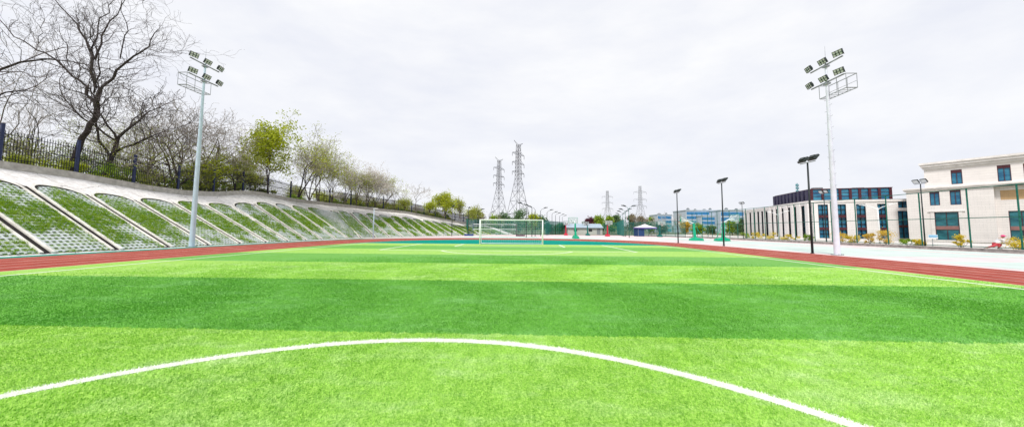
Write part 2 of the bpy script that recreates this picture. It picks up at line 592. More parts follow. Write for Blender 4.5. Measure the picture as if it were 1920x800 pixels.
def blades(n):
    # fibre size grows and density falls smoothly with distance, fading out at 20 m
    rr = np.linspace(1.35, 20.0, 4000)
    wid = .0006 + .00095 * rr
    dens = rr / wid * np.clip((20.0 - rr) / 9.0, 0, 1)
    cdf = np.cumsum(dens)
    cdf /= cdf[-1]
    r = np.interp(rng.random(n), cdf, rr)
    ang = rng.uniform(-1.16, 1.16, n)
    x = r * np.sin(ang)
    y = r * np.cos(ang)
    a = rng.uniform(0, 2 * PI, n)
    h = .026
    # fibres lean in patches
    lean = rng.uniform(.15, 1.1, n) * h
    la = rng.uniform(0, 2 * PI, n) * .6 + 2.2 * np.sin(x * .9 + 1.3 * np.sin(y * .7))
    hh = h * rng.uniform(.55, 1.15, n)
    ww = (.0006 + .00095 * r) * rng.uniform(.7, 1.3, n)
    v = np.zeros((n, 3, 3))
    v[:, 0] = np.stack([x - np.cos(a) * ww, y - np.sin(a) * ww, np.full(n, .012)], 1)
    v[:, 1] = np.stack([x + np.cos(a) * ww, y + np.sin(a) * ww, np.full(n, .012)], 1)
    v[:, 2] = np.stack([x + np.cos(la) * lean, y + np.sin(la) * lean, .018 + hh], 1)
    keep = (x > tw_l + .1) & (x < tw_r - .1) & (np.abs(np.abs(x - AX) - 15.7) > .16)
    return v[keep].reshape(-1, 3)


bl = blades(900000)
tag(np_mesh('turf_fibre', bl, 3, M['blade']), kind='stuff')

# ------------------------------------------------------------------ embankment on the left
toe = [(-27, -34), (-27, -10), (-27, 20), (-27, 46), (-26.3, 50.8), (-24.6, 54.8), (-22.5, 59.3), (-20, 64.7), (-16.8, 71), (-13, 78), (-8, 87), (-2, 98)]


def catmull(P, nn=16):
    P = np.array(P, float)
    out = []
    for i in range(len(P) - 1):
        p0, p1, p2, p3 = P[max(i - 1, 0)], P[i], P[i + 1], P[min(i + 2, len(P) - 1)]
        for k in range(nn):
            t = k / nn
            out.append(.5 * (2 * p1 + (p2 - p0) * t + (2 * p0 - 5 * p1 + 4 * p2 - p3) * t * t + (3 * p1 - p0 - 3 * p2 + p3) * t ** 3))
    return np.array(out + [P[-1]])


TC = catmull(toe)
TT = np.gradient(TC, axis=0)
TT /= np.linalg.norm(TT, axis=1)[:, None]
TN = np.stack([-TT[:, 1], TT[:, 0]], 1)
TS = np.concatenate([[0], np.cumsum(np.linalg.norm(np.diff(TC, axis=0), axis=1))]) - 34.0
ZF = ([-34, 15, 21, 24.5, 29.5, 33.2, 36.7, 38.6, 40.3, 42.0, 44.5, 49.5, 55.6, 61.8, 70.2, 77, 83, 87, 94.6, 110], [6.4, 6.4, 6.28, 6.18, 5.78, 5.69, 5.94, 6.27, 6.56, 6.70, 6.70, 6.36, 6.18, 5.94, 5.72, 5.0, 4.37, 3.9, 3.44, 3.0])
ZP = ([-34, 17, 20.3, 23.6, 26.7, 32.8, 35.7, 38.2, 40.8, 44, 50, 55, 58.8, 67, 73.7, 81, 88, 110], [4.7, 4.65, 4.54, 4.25, 4.12, 4.18, 4.32, 4.78, 4.91, 4.90, 4.75, 4.51, 4.39, 4.05, 3.51, 2.86, 2.38, 2.1])
TP = 7.5


def emb(s, t, lift=0.0):
    bx_ = np.interp(s, TS, TC[:, 0])
    by_ = np.interp(s, TS, TC[:, 1])
    nx = np.interp(s, TS, TN[:, 0])
    ny = np.interp(s, TS, TN[:, 1])
    q = math.hypot(nx, ny)
    zp, zf = np.interp(s, *ZP), np.interp(s, *ZF)
    if t <= TP:
        z = zp * t / TP
        sl = zp / TP
    elif t <= 10.7:
        z = zp + (zf - .5 - zp) * (t - TP) / 3.2
        sl = (zf - .5 - zp) / 3.2
    else:
        z = zf + max(0, t - 11) * .03
        sl = .03
    k_ = lift / math.hypot(1, sl)
    return (bx_ + nx / q * (t - k_ * sl), by_ + ny / q * (t - k_ * sl), z + k_)


def strip_mesh(name, ss, ts, lift, m, parent=None, kind=None):
    mb = MB()
    for s in ss:
        for t in ts:
            mb.v.append(emb(s, t, lift))
    L = len(ts)
    for i in range(len(ss) - 1):
        for j in range(L - 1):
            a = i * L + j
            mb.f.append((a, a + L, a + L + 1, a + 1))
    o = mb.build(name, m, parent, smooth=False)
    if kind:
        o['kind'] = kind
    return o


S_END = 104
ss = list(np.arange(-33, S_END, 1.0))
bank = strip_mesh('embankment', ss, [-.2, 0, 2, 4, 6, TP, 9, 10.695], 0, M['concrete'], kind='structure')
strip_mesh('hill', ss, [11.0, 12, 14, 17, 21, 27, 36, 50, 80], -.06, M['hill'], kind='structure')
# concrete kerb carrying the fence
mb = MB()
prev = None
for s in ss:
    a = Vector(emb(s, 10.60))
    b = Vector(emb(s, 11.12))
    z = emb(s, 11.0)[2] + .03
    r = [Vector((a.x, a.y, z - .9)), Vector((a.x, a.y, z)), Vector((b.x, b.y, z)), Vector((b.x, b.y, z - .5))]
    mb.v.extend([tuple(p) for p in r])
    k = len(mb.v)
    if prev is not None:
        for j in range(3):
            mb.f.append((k - 8 + j, k - 4 + j, k - 3 + j, k - 7 + j))
    prev = 1
mb.build('coping', M['fkerb'], bank)

PITCHS = 3.04
panel_s = [19.99 - PITCHS * 5 + PITCHS * k for k in range(32)]      # gutter positions along the toe


def arch_top(x, hw, rise, tb):
    """t of arch outline at offset x from the panel centre"""
    q = max(0.0, 1 - (x / hw) ** 2)
    return tb + rise * math.sqrt(q)


T_STR = 6.75
RISE = 1.1
tufts = []
for k in range(len(panel_s) - 1):
    s0, s1 = panel_s[k], panel_s[k + 1]
    c = (s0 + s1) / 2
    hwo, hwi = (s1 - s0) / 2 - .15, (s1 - s0) / 2 - .30
    far = s0 > 56
    # rim
    mb = MB()
    path = [(-1, t) for t in np.linspace(.12, T_STR, 8)] + [(math.cos(a), T_STR, math.sin(a)) for a in np.linspace(PI, 0, 17)[1:-1]] + [(1, t) for t in np.linspace(T_STR, .12, 8)]
    secs = []
    for p in path:
        if len(p) == 2:
            po, pi_ = (c + p[0] * hwo, p[1]), (c + p[0] * hwi, p[1])
        else:
            po = (c + p[0] * hwo, T_STR + RISE * p[2])
            pi_ = (c + p[0] * hwi, T_STR + (RISE - .19) * p[2])
        secs.append([emb(*po, .0), emb(*po, .09), emb(*pi_, .09), emb(*pi_, .0)])
    for r in secs:
        mb.v.extend(r)
    for i in range(len(secs) - 1):
        for j in range(3):
            a = i * 4 + j
            mb.f.append((a, a + 1, a + 5, a + 4))
    mb.f.append((0, 1, 2, 3))
    mb.build('arch_kerb', M['kerb'], bank)
    # soil bed
    mb = MB()
    xs = np.linspace(-hwi, hwi, 9)
    for x in xs:
        tt = arch_top(x, hwi, RISE - .19, T_STR)
        for t in np.linspace(.12, tt, 8):
            mb.v.append(emb(c + x, t, .012))
    for i in range(8):
        for j in range(7):
            a = i * 8 + j
            mb.f.append((a, a + 8, a + 9, a + 1))
    mb.build('soil_bed', M['soil'], bank)
    # lattice of concrete bars
    mb = MB()
    sx = .27 if not far else .34
    tx = .30 if not far else .44
    bw = .045
    x = -hwi + .1
    while x < hwi - .05:
        tt = arch_top(x, hwi, RISE - .22, T_STR)
        t0 = .14
        nseg = 3
        for q in range(nseg):
            ta, tb = t0 + (tt - t0) * q / nseg, t0 + (tt - t0) * (q + 1) / nseg
            A, B, C_, D = emb(c + x - bw, ta, .05), emb(c + x + bw, ta, .05), emb(c + x + bw, tb, .05), emb(c + x - bw, tb, .05)
            mb.quad(A, B, C_, D)
            A2, B2, C2, D2 = emb(c + x - bw, ta, .012), emb(c + x + bw, ta, .012), emb(c + x + bw, tb, .012), emb(c + x - bw, tb, .012)
            mb.quad(A, D, D2, A2)
            mb.quad(B, B2, C2, C_)
        x += sx
    t = .3
    while t < T_STR + RISE - .25:
        if t <= T_STR:
            hx = hwi
        else:
            q = (t - T_STR) / (RISE - .2)
            hx = hwi * math.sqrt(max(0, 1 - q * q))
        if hx > .2:
            A, B, C_, D = emb(c - hx, t - bw * 1.3, .053), emb(c + hx, t - bw * 1.3, .053), emb(c + hx, t + bw * 1.3, .053), emb(c - hx, t + bw * 1.3, .053)
            mb.quad(A, B, C_, D)
            mb.quad(A, emb(c - hx, t - bw * 1.3, .012), emb(c + hx, t - bw * 1.3, .012), B)
        t += tx
    mb.build('lattice_panel', M['lattice'], bank)
    # gutter, and a painted shade line inside the arch
    mb = MB()
    tl = np.linspace(.1, T_STR + .45, 8)
    for t in tl:
        mb.v.append(emb(s0 - .149, t, .008))
        mb.v.append(emb(s0 + .149, t, .008))
    mb.f = [(2 * i, 2 * i + 1, 2 * i + 3, 2 * i + 2) for i in range(7)]
    av = []  # dark strip along the inner arch rim, painted in place of its shade
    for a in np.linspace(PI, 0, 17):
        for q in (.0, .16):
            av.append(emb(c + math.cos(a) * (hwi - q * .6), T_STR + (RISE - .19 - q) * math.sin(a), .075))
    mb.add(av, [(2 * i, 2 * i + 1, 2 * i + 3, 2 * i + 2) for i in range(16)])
    mb.build('gutter_and_shade', M['gutter_and_shade'], bank)
    # grass clumps
    ncl = int(np.interp(s0, [8, 30, 60, 95], [3000, 2000, 1400, 900]))
    pan_off = random.uniform(-.16, .14) - (.08 if 50 < s0 < 60 else 0) + (.08 if s0 > 60 else 0)
    for _ in range(ncl):
        x = random.uniform(-hwi, hwi)
        tm = arch_top(x, hwi, RISE - .25, T_STR)
        t = random.uniform(.15, tm)
        f = t / tm
        dens = mnoise.noise(Vector(((c + x) * .55, t * .6, 3.1))) + .5 * mnoise.noise(Vector(((c + x) * 1.7, t * 1.7, 8.0)))
        band = math.exp(-((f - .55) / .34) ** 2)
        amt = 1.0 if s0 < 52 else .9
        if dens + .95 * band * amt - .42 + pan_off < random.uniform(-.32, .42):
            continue
        tufts.append((c + x, t, s0, f))
nb = []
for (s, t, s0, f) in tufts:
    P0 = np.array(emb(s, t, .02))
    kk = 9 if s0 < 30 else 6
    h0 = (.15 if s0 < 40 else .19)
    wd = .013 if s0 < 30 else (.022 if s0 < 55 else .032)
    for _ in range(kk):
        a = random.uniform(0, 2 * PI)
        b = random.uniform(0, 2 * PI)
        r = random.uniform(0, .10)
        o = P0 + np.array([math.cos(b) * r, math.sin(b) * r, r * math.cos(b) * -.55])
        h = h0 * random.uniform(.5, 1.3)
        le = h * random.uniform(.3, 1.1)
        nb.append(o + np.array([math.cos(a + 1.57) * wd, math.sin(a + 1.57) * wd, 0]))
        nb.append(o - np.array([math.cos(a + 1.57) * wd, math.sin(a + 1.57) * wd, 0]))
        nb.append(o + np.array([math.cos(a) * le + .04, math.sin(a) * le, h]))
tag(np_mesh('slope_grass', np.array(nb), 3, M['grass']), kind='stuff')

# ------------------------------------------------------------------ picket fence on the crest
fence = thing('picket_fence', 'dark steel picket fence with navy posts along the top of the embankment', 'fence', emb(21, 11))
post_s = [13.1 + 3.93 * k for k in range(23)]
for s in post_s:
    p = emb(s, 10.95)
    mb = MB()
    mb.bx(p[0] - .075, p[0] + .075, p[1] - .075, p[1] + .075, p[2] - .1, p[2] + 2.75)
    mb.bx(p[0] - .09, p[0] + .09, p[1] - .09, p[1] + .09, p[2] + 2.752, p[2] + 2.82)
    mb.build('post', M['navy'], fence)
for a, b in zip(post_s[:-1], post_s[1:]):
    mb = MB()
    nb_ = 27
    for i in range(1, nb_):
        s = a + (b - a) * i / nb_
        p = emb(s, 10.95)
        rr = .02 if s < 34 else (.026 if s < 50 else .036)
        mb.tube([(p[0], p[1], p[2] + .08), (p[0], p[1], p[2] + 2.3), (p[0], p[1], p[2] + 2.42)], [rr, rr, .004], 4)
    for hz in (.3, 1.25, 2.1):
        P0, P1 = Vector(emb(a, 10.95)), Vector(emb(b, 10.95))
        mb.tube([P0 + Vector((0, 0, hz)), P1 + Vector((0, 0, hz))], .024 if a < 34 else .04, 4)
    mb.build('picket_panel', M['pickets'], fence)


# ------------------------------------------------------------------ trees
def grow(tr, cr_, p, d, L, r, lvl, mx, rnd, ends, spread, up, minr, kids):
    ns = 4 if lvl < 2 else 3
    pts, rad = [p.copy()], [r]
    q = p.copy()
    dd = d.copy()
    r1 = max(minr, r * (.6 if lvl < mx else .4))
    for i in range(ns):
        j = Vector((rnd.gauss(0, 1), rnd.gauss(0, 1), rnd.gauss(0, 1))) * (.13 + .05 * lvl)
        dd = (dd + j + Vector((0, 0, up)) * .12).normalized()
        q = q + dd * (L / ns)
        pts.append(q.copy())
        rad.append(r + (r1 - r) * (i + 1) / ns)
    (tr if lvl < 2 else cr_).tube(pts, rad, 6 if lvl == 0 else (5 if lvl == 1 else 3), cap=False)
    if lvl >= mx:
        ends.append((pts[-1], dd))
        return
    nk = kids[min(lvl, len(kids) - 1)]
    for i in range(nk):
        f = rnd.uniform(.3, 1.0) if i else 1.0
        if lvl == 0:
            f = rnd.uniform(.55, 1.0) if i else 1.0
        fi = f * ns
        a = int(min(ns - 1, fi))
        pp = pts[a].lerp(pts[a + 1], fi - a)
        ax = Vector((rnd.gauss(0, 1), rnd.gauss(0, 1), rnd.gauss(0, 1)))
        ax = (ax - dd * ax.dot(dd)).normalized()
        ang = rnd.uniform(.35, .95) * spread * (.45 if i == 0 else 1)
        nd = (dd * math.cos(ang) + ax * math.sin(ang)).normalized()
        rr = max(minr, (rad[a] * (.75 if i == 0 else .58)))
        grow(tr, cr_, pp, nd, L * rnd.uniform(.55, .85), rr, lvl + 1, mx, rnd, ends, spread, up, minr, kids)


def leaf_cloud(ends, n_per, size, spread, rnd):
    vs = []
    for p, d in ends:
        for _ in range(n_per):
            c = p + Vector((rnd.gauss(0, spread), rnd.gauss(0, spread), rnd.gauss(0, spread * .7)))
            u = Vector((rnd.gauss(0, 1), rnd.gauss(0, 1), rnd.gauss(0, 1))).normalized()
            w = u.cross(Vector((rnd.gauss(0, 1), rnd.gauss(0, 1), rnd.gauss(0, 1)))).normalized()
            s = size * rnd.uniform(.6, 1.3)
            vs += [c - u * s, c + w * s * .5, c + u * s, c - w * s * .5]
    return np.array([tuple(v) for v in vs])


def tree(name, label, loc, H, seed, barkm, twigm, leaf=None, nleaf=0, lsize=.12, lspread=.3, trunkf=.34, spread=1.0, up=.5, mx=5, kids=(4, 4, 3, 3, 2), minr=.012, r0=None, lean=(0, 0), stems=1, group=None, cat='tree'):
    rnd = random.Random(seed)
    root = thing(name, label, cat, loc, 0, group)
    tr, cw, ends = MB(), MB(), []
    for k in range(stems):
        d = Vector((lean[0] + rnd.gauss(0, .05) + (rnd.gauss(0, .28) if stems > 1 else 0), lean[1] + (rnd.gauss(0, .2) if stems > 1 else 0), 1)).normalized()
        base = Vector((rnd.gauss(0, .12) if stems > 1 else 0, rnd.gauss(0, .12) if stems > 1 else 0, -.15))
        grow(tr, cw, base, d, H * trunkf, (r0 or H * .018), 0, mx, rnd, ends, spread, up, minr, kids)
    top = max(p_[2] for p_ in cw.v)
    kx = H / top
    tr.v = [(x * kx, y * kx, z * kx) for x, y, z in tr.v]
    cw.v = [(x * kx, y * kx, z * kx) for x, y, z in cw.v]
    ends = [(p_ * kx, d_) for p_, d_ in ends]
    tr.build('trunk', barkm, root, smooth=True, world=False)
    cw.build('crown', twigm, root, world=False)
    if leaf is not None and nleaf:
        np_mesh('foliage', leaf_cloud(ends, nleaf, lsize, lspread, rnd), 4, leaf, root)
    return root


BG = 'trees behind the picket fence'
# the big dark bare tree (main limbs follow the photo's own limbs)
Yt = 27.0
base = at(130, 326, Yt)
big = thing('bare_tree', 'tallest bare dark tree leaning right behind the fence at the left end', 'tree', base, 0, BG)
tr, cw, ends = MB(), MB(), []
rnd = random.Random(3)


def limb(pix, r0, r1, depth=0.0):
    pts = []
    nn = len(pix)
    for i, (x, y) in enumerate(pix):
        v = at(x, y, Yt) - base
        v.y += depth * i / max(1, nn - 1)
        pts.append(v)
    # subdivide with a little wander
    P = [pts[0]]
    for a, b in zip(pts[:-1], pts[1:]):
        P.append(a.lerp(b, .5) + Vector((rnd.gauss(0, .08), rnd.gauss(0, .12), rnd.gauss(0, .08))))
        P.append(b)
    kf = 1.0 if r0 > .2 else .78
    R = [kf * (r0 + (r1 - r0) * i / (len(P) - 1)) for i in range(len(P))]
    tr.tube(P, R, 7, cap=False)
    return P, R


LB = [
    ([(130, 332), (137, 300), (150, 258), (163, 232), (174, 204), (180, 165)], .25, .15, .3),
    ([(178, 190), (170, 165), (150, 148), (128, 121), (100, 106), (66, 84), (48, 56)], .14, .035, -1.5),
    ([(179, 192), (188, 160), (210, 128), (238, 100), (249, 90), (262, 66), (274, 42)], .15, .035, 1.0),
    ([(247, 92), (262, 95), (290, 94), (318, 92), (346, 90)], .04, .016, .6),
    ([(180, 165), (177, 108), (168, 78), (155, 50), (128, 20), (112, -6)], .15, .03, -.6),
    ([(178, 112), (185, 80), (187, 50), (205, 20), (216, -14)], .11, .03, .8),
    ([(176, 110), (172, 68), (165, 40), (178, 10), (178, -20)], .09, .03, 1.4),
    ([(225, 110), (240, 70), (250, 50), (246, 20), (256, -8)], .06, .02, -1.0),
    ([(176, 175), (198, 140), (206, 110), (200, 84), (216, 60)], .08, .025, -1.5),
    ([(128, 121), (122, 92), (108, 70), (96, 40)], .05, .02, .5),
    ([(72, 82), (76, 60), (70, 40), (60, 20)], .035, .016, .5),
    ([(176, 200), (150, 178), (140, 140), (118, 120)], .06, .02, 1.5),
    ([(162, 240), (172, 215), (168, 190), (160, 170)], .06, .03, 1.5),
    ([(160, 250), (185, 252), (215, 232), (240, 205)], .06, .02, -.8),
]
for pix, r0, r1, dp in LB:
    P, R = limb(pix, r0, r1, dp)
    for i in range(4 if r0 > .2 else 1, len(P)):
        for _ in range((2 if i % 2 else 1) if r0 < .2 else 1):
            if r0 > .2 and P[i].z < 5:
                continue
            d0 = (P[i] - P[i - 1]).normalized()
            ax = Vector((rnd.gauss(0, 1), rnd.gauss(0, 1), rnd.gauss(0, 1))).normalized()
            nd = (d0 * .8 + ax * .8 + Vector((0, 0, .25))).normalized()
            grow(tr, cw, P[i], nd, rnd.uniform(1.0, 2.1), max(.014, R[i] * .42), 2, 4, rnd, ends, .95, .4, .0085, (3, 3, 3))
tr.build('trunk', M['bark'], big, smooth=True, world=False)
cw.build('crown', M['twig'], big, world=False)
np_mesh('bud', leaf_cloud(ends, 1, .035, .12, rnd), 4, M['tleaf'], big)


def hz(s, t):
    return emb(s, t, -.1)


def tree_at(px, Y, top_py, *a, **k):
    """tree whose foot stands on the crest behind the fence, seen at px, at distance Y, top at top_py"""
    top = at(px, top_py, Y)
    # crest height at that distance
    i = int(np.argmin(np.abs(TC[:, 1] + TN[:, 1] * 13 - Y)))
    z = float(np.interp(TS[i], *ZF))
    name, label = a[0], a[1]
    return tree(name, label, (top.x, Y, z), top.z - z, *a[2:], group=BG, **k)


B, T, BM, TM, TPp = M['bark'], M['twig'], M['barkm'], M['twigm'], M['twigp']
tree_at(66, 29, 95, 'bare_tree', 'many-stemmed bare tree with wavy stems just left of the tallest tree', 11, B, TM, lean=(-.05, 0), stems=4, spread=1.0, trunkf=.42, r0=.11, mx=4, kids=(4, 4, 3, 3), minr=.0095)
tree_at(-70, 25, -40, 'bare_tree', 'bare tree half cut off by the left edge of the photo', 12, B, T, lean=(.30, 0), spread=1.0, mx=5, kids=(4, 4, 3, 3), minr=.0095, r0=.17)
tree_at(10, 33, 50, 'bare_tree', 'thin bare tree behind the first navy fence post', 31, BM, TM, lean=(.05, 0), spread=1.0, mx=5, kids=(4, 3, 3, 3), minr=.010, r0=.12)
tree_at(214, 29.5, 125, 'bare_tree', 'bare tree with short thick trunk right of the tallest tree', 13, B, T, leaf=M['oleaf'], nleaf=1, lsize=.03, spread=1.05, trunkf=.24, lean=(.06, 0), mx=5, kids=(5, 4, 3, 3), minr=.0085, r0=.14, up=.7)
tree_at(285, 36, 165, 'bare_tree', 'slender bare tree between the short thick trunk and the fan-shaped tree', 14, B, TM, spread=1.0, stems=2, trunkf=.3, mx=5, kids=(4, 3, 3, 3), minr=.012, r0=.1)
tree_at(345, 36, 178, 'bare_tree', 'broad fan-shaped bare tree behind the tall left floodlight mast', 15, BM, TM, spread=1.3, up=.45, stems=4, trunkf=.36, mx=5, kids=(5, 4, 3, 2), minr=.0125, r0=.13)
tree_at(405, 39, 205, 'bare_tree', 'bare rounded tree to the right of the left floodlight mast', 16, BM, TM, spread=1.2, up=.3, stems=3, trunkf=.34, mx=5, kids=(4, 4, 3, 2), minr=.012, r0=.1)
tree_at(512, 44, 205, 'spring_tree', 'slim tree with bright yellow-green young leaves on a dark forked trunk', 17, B, TM, leaf=M['yleaf'], nleaf=30, lsize=.16, lspread=.45, spread=.8, trunkf=.42, up=.75, lean=(-.02, 0), mx=4, kids=(7, 4, 3, 3), minr=.015, r0=.15)
tree_at(566, 47, 238, 'spring_tree', 'tall thin-leaved tree right of the bright yellow-green tree', 18, B, TM, leaf=M['yleaf'], nleaf=6, lsize=.10, lspread=.35, spread=.85, trunkf=.4, stems=2, mx=5, kids=(4, 3, 3, 2), minr=.015, r0=.12)
tree_at(604, 52, 268, 'spring_tree', 'pale budding tree at the right side of the tall thin-leaved pair', 19, BM, TPp, leaf=M['bleaf'], nleaf=7, lsize=.10, lspread=.35, spread=.95, stems=2, trunkf=.38, mx=5, kids=(4, 3, 3, 2), minr=.016, r0=.1)
tree_at(652, 56, 294, 'blossom_tree', 'whitish blossoming tree, leftmost of the pale trees mid-fence', 20, BM, TPp, leaf=M['bleaf'], nleaf=7, lsize=.11, lspread=.35, spread=.95, stems=3, trunkf=.38, mx=5, kids=(4, 3, 3, 2), minr=.018, r0=.1)
tree_at(690, 60, 304, 'blossom_tree', 'whitish blossoming tree in the middle of the pale group', 21, BM, TPp, leaf=M['bleaf'], nleaf=7, lsize=.11, lspread=.35, spread=.95, stems=3, trunkf=.38, mx=5, kids=(4, 3, 3, 2), minr=.019, r0=.1)
tree_at(722, 62, 322, 'blossom_tree', 'pale tree with a bright green patch low in its crown', 22, BM, TPp, leaf=M['yleaf'], nleaf=5, lsize=.10, lspread=.3, spread=.9, stems=2, trunkf=.4, mx=5, kids=(4, 3, 3, 2), minr=.02, r0=.1)
tree_at(742, 66, 340, 'bare_tree', 'small pale bare tree right of the whitish blossoming group', 23, BM, TPp, spread=.9, trunkf=.4, mx=5, kids=(4, 3, 3, 2), minr=.02, r0=.09)
tree_at(781, 70, 340, 'bare_tree', 'lone pale bare tree with a round crown halfway to the pylons', 24, BM, TPp, spread=1.15, trunkf=.42, mx=5, kids=(4, 3, 3, 2), minr=.021, r0=.1)
tree_at(836, 80, 360, 'spring_tree', 'yellow-green tree near the low far end of the fence', 25, BM, TM, leaf=M['yleaf'], nleaf=16, lsize=.18, lspread=.5, spread=.8, stems=3, trunkf=.4, mx=4, kids=(4, 3, 3), minr=.024, r0=.1)
tree_at(864, 86, 370, 'spring_tree', 'thin olive tree right of the far yellow-green tree', 26, BM, TM, leaf=M['oleaf'], nleaf=9, lsize=.17, lspread=.5, spread=.8, stems=2, trunkf=.4, mx=4, kids=(4, 3, 3), minr=.024, r0=.1)
tree_at(893, 94, 384, 'spring_tree', 'last low olive tree at the far end of the fence', 27, BM, TM, leaf=M['oleaf'], nleaf=9, lsize=.18, lspread=.5, spread=.9, stems=3, trunkf=.4, mx=4, kids=(4, 3, 3), minr=.026, r0=.1)
tree_at(445, 41, 284, 'spring_tree', 'low olive-leaved tree between the rounded bare tree and the bright yellow-green tree', 28, BM, TM, leaf=M['oleaf'], nleaf=12, lsize=.11, lspread=.28, spread=.9, up=.4, stems=2, trunkf=.4, mx=4, kids=(4, 4, 3), minr=.015, r0=.09)
tree_at(385, 38, 290, 'spring_tree', 'low yellow-green leafy tree just right of the left floodlight mast', 29, BM, TM, leaf=M['yleaf'], nleaf=12, lsize=.10, lspread=.3, spread=1.2, up=.25, stems=3, trunkf=.4, mx=4, kids=(4, 4, 3), minr=.014, r0=.08)
tree_at(480, 46, 300, 'bare_tree', 'low dark bare tree left of the bright yellow-green tree', 30, B, TM, spread=1.3, up=.2, stems=3, trunkf=.4, mx=5, kids=(4, 3, 3, 2), minr=.014, r0=.08)
tree_at(245, 34, 235, 'spring_tree', 'low olive-brown leafy tree left of the fan-shaped bare tree', 32, BM, TM, leaf=M['oleaf'], nleaf=9, lsize=.07, lspread=.28, spread=1.3, up=.2, stems=3, trunkf=.4, mx=4, kids=(4, 4, 3), minr=.012, r0=.08)
tree_at(315, 33.5, 215, 'spring_tree', 'tangled brown scrub tree left of the floodlight mast', 33, BM, TM, leaf=M['oleaf'], nleaf=5, lsize=.07, lspread=.28, spread=1.4, up=.15, stems=4, trunkf=.4, mx=5, kids=(4, 3, 3, 2), minr=.0125, r0=.07)


for px_, Y_, ty_, sd_, tw_, lf_, lab_ in (
        (626, 54, 290, 41, TPp, 'yleaf', 'yellow-flecked pale tree just left of the whitish blossoming group'),
        (671, 58, 312, 42, TM, 'oleaf', 'grey-brown tree filling the gap inside the whitish blossoming group'),
        (706, 61, 326, 43, TPp, 'bleaf', 'small whitish tree right of the tallest blossoming tree'),
        (760, 69, 372, 44, TM, 'oleaf', 'low olive tree between the two lone pale bare trees'),
        (806, 75, 378, 45, TM, 'yleaf', 'low yellow-green tree right of the round lone pale bare tree'),
        (586, 50, 272, 46, TM, 'yleaf', 'yellow-green budding tree behind the tall thin-leaved pair'),
        (448, 47, 300, 47, TM, 'yleaf', 'low yellow-flecked tree behind the low olive-leaved tree')):
    tree_at(px_, Y_, ty_, 'spring_tree', lab_, sd_, BM, tw_, leaf=M[lf_], nleaf=6, lsize=.11, lspread=.45, spread=.95, stems=3, trunkf=.38, mx=5, kids=(4, 3, 3, 2), minr=.017, r0=.09)


def bush_mesh(name, seed, w, h, nleaf, lsize, leaf, root, stems=7, twig=None):
    rnd = random.Random(seed)
    cl = [(Vector((rnd.gauss(0, .33) * w, rnd.gauss(0, .28) * w, h * rnd.uniform(.12, .85))), rnd.uniform(.14, .3) * min(w, h)) for _ in range(11)]
    vs = []
    for _ in range(nleaf):
        c0, r = rnd.choice(cl)
        c = c0 + Vector((rnd.gauss(0, 1), rnd.gauss(0, 1), rnd.gauss(0, .8))) * r * .62
        if c.z < .02:
            continue
        u = Vector((rnd.gauss(0, 1), rnd.gauss(0, 1), rnd.gauss(0, 1))).normalized()
        w_ = u.cross(Vector((rnd.gauss(0, 1), rnd.gauss(0, 1), rnd.gauss(0, 1)))).normalized()
        s = lsize * rnd.uniform(.6, 1.4)
        vs += [c - u * s, c + w_ * s * .55, c + u * s, c - w_ * s * .55]
    np_mesh('foliage', np.array([tuple(v) for v in vs]), 4, leaf, root)
    mb = MB()
    for c0, r in cl[:stems]:
        a = Vector((c0.x * .2, c0.y * .2, -.05))
        mb.tube([a, a.lerp(c0, .5) + Vector((rnd.gauss(0, .06), rnd.gauss(0, .06), 0)), c0], [.03, .02, .01], 4, cap=False)
    mb.build('stem', twig or M['twigm'], root, world=False)


ORD = ['first', 'second', 'third', 'fourth', 'fifth', 'sixth', 'seventh', 'eighth', 'ninth', 'tenth', 'eleventh', 'twelfth', 'thirteenth', 'fourteenth', 'fifteenth', 'sixteenth', 'seventeenth', 'eighteenth', 'nineteenth', 'twentieth', 'twenty-first', 'twenty-second', 'twenty-third', 'twenty-fourth', 'twenty-fifth', 'twenty-sixth', 'twenty-seventh', 'twenty-eighth']
for k in range(26):
    s = 15 + 3.0 * k + random.uniform(-.6, .6)
    t = random.uniform(14.4, 16.4)
    leaf, cn = ((M['gleaf'], 'fresh green'), (M['oleaf'], 'olive'), (M['yleaf'], 'yellow-green'))[(0, 2, 0, 1, 2, 0, 1)[k % 7]]
    r = thing('shrub', f'{cn} shrub behind the picket fence, {ORD[k]} from the left end', 'shrub', hz(s, t), 0, 'shrubs behind the picket fence')
    bush_mesh('shrub', 100 + k, random.uniform(3.4, 4.6), random.uniform(1.1, 1.9), int(np.interp(k, [0, 25], [2600, 1300])), np.interp(k, [0, 25], [.07, .15]), leaf, r)
for k in range(22):
    s = 16 + 3.6 * k + random.uniform(-.8, .8)
    t = random.uniform(18.0, 21.0)
    twm, lfm, cn = ((M['twigm'], M['oleaf'], 'olive-brown'), (M['twig'], M['gleaf'], 'green-flecked dark'), (M['twigm'], M['yleaf'], 'yellow-flecked'), (M['twigp'], M['bleaf'], 'whitish'))[(0, 1, 2, 0, 1, 0, 2, 1)[k % 8] if k < 10 else (3, 0, 2)[k % 3]]
    p = hz(s, t)
    tree('scrub_tree', f'{cn} twiggy scrub in the thicket behind the fence, {ORD[k]} from the left end', p, random.uniform(3.2, 4.8) * (1 if k < 14 else .75), 700 + k, twm, twm, leaf=lfm, nleaf=5, lsize=float(np.interp(k, [0, 21], [.065, .13])), lspread=.3, spread=1.15, up=.35, stems=6, trunkf=.4, mx=4, kids=(4, 3, 3, 2), minr=float(np.interp(k, [0, 21], [.011, .022])), r0=.05, group='scrub behind the picket fence', cat='scrub')


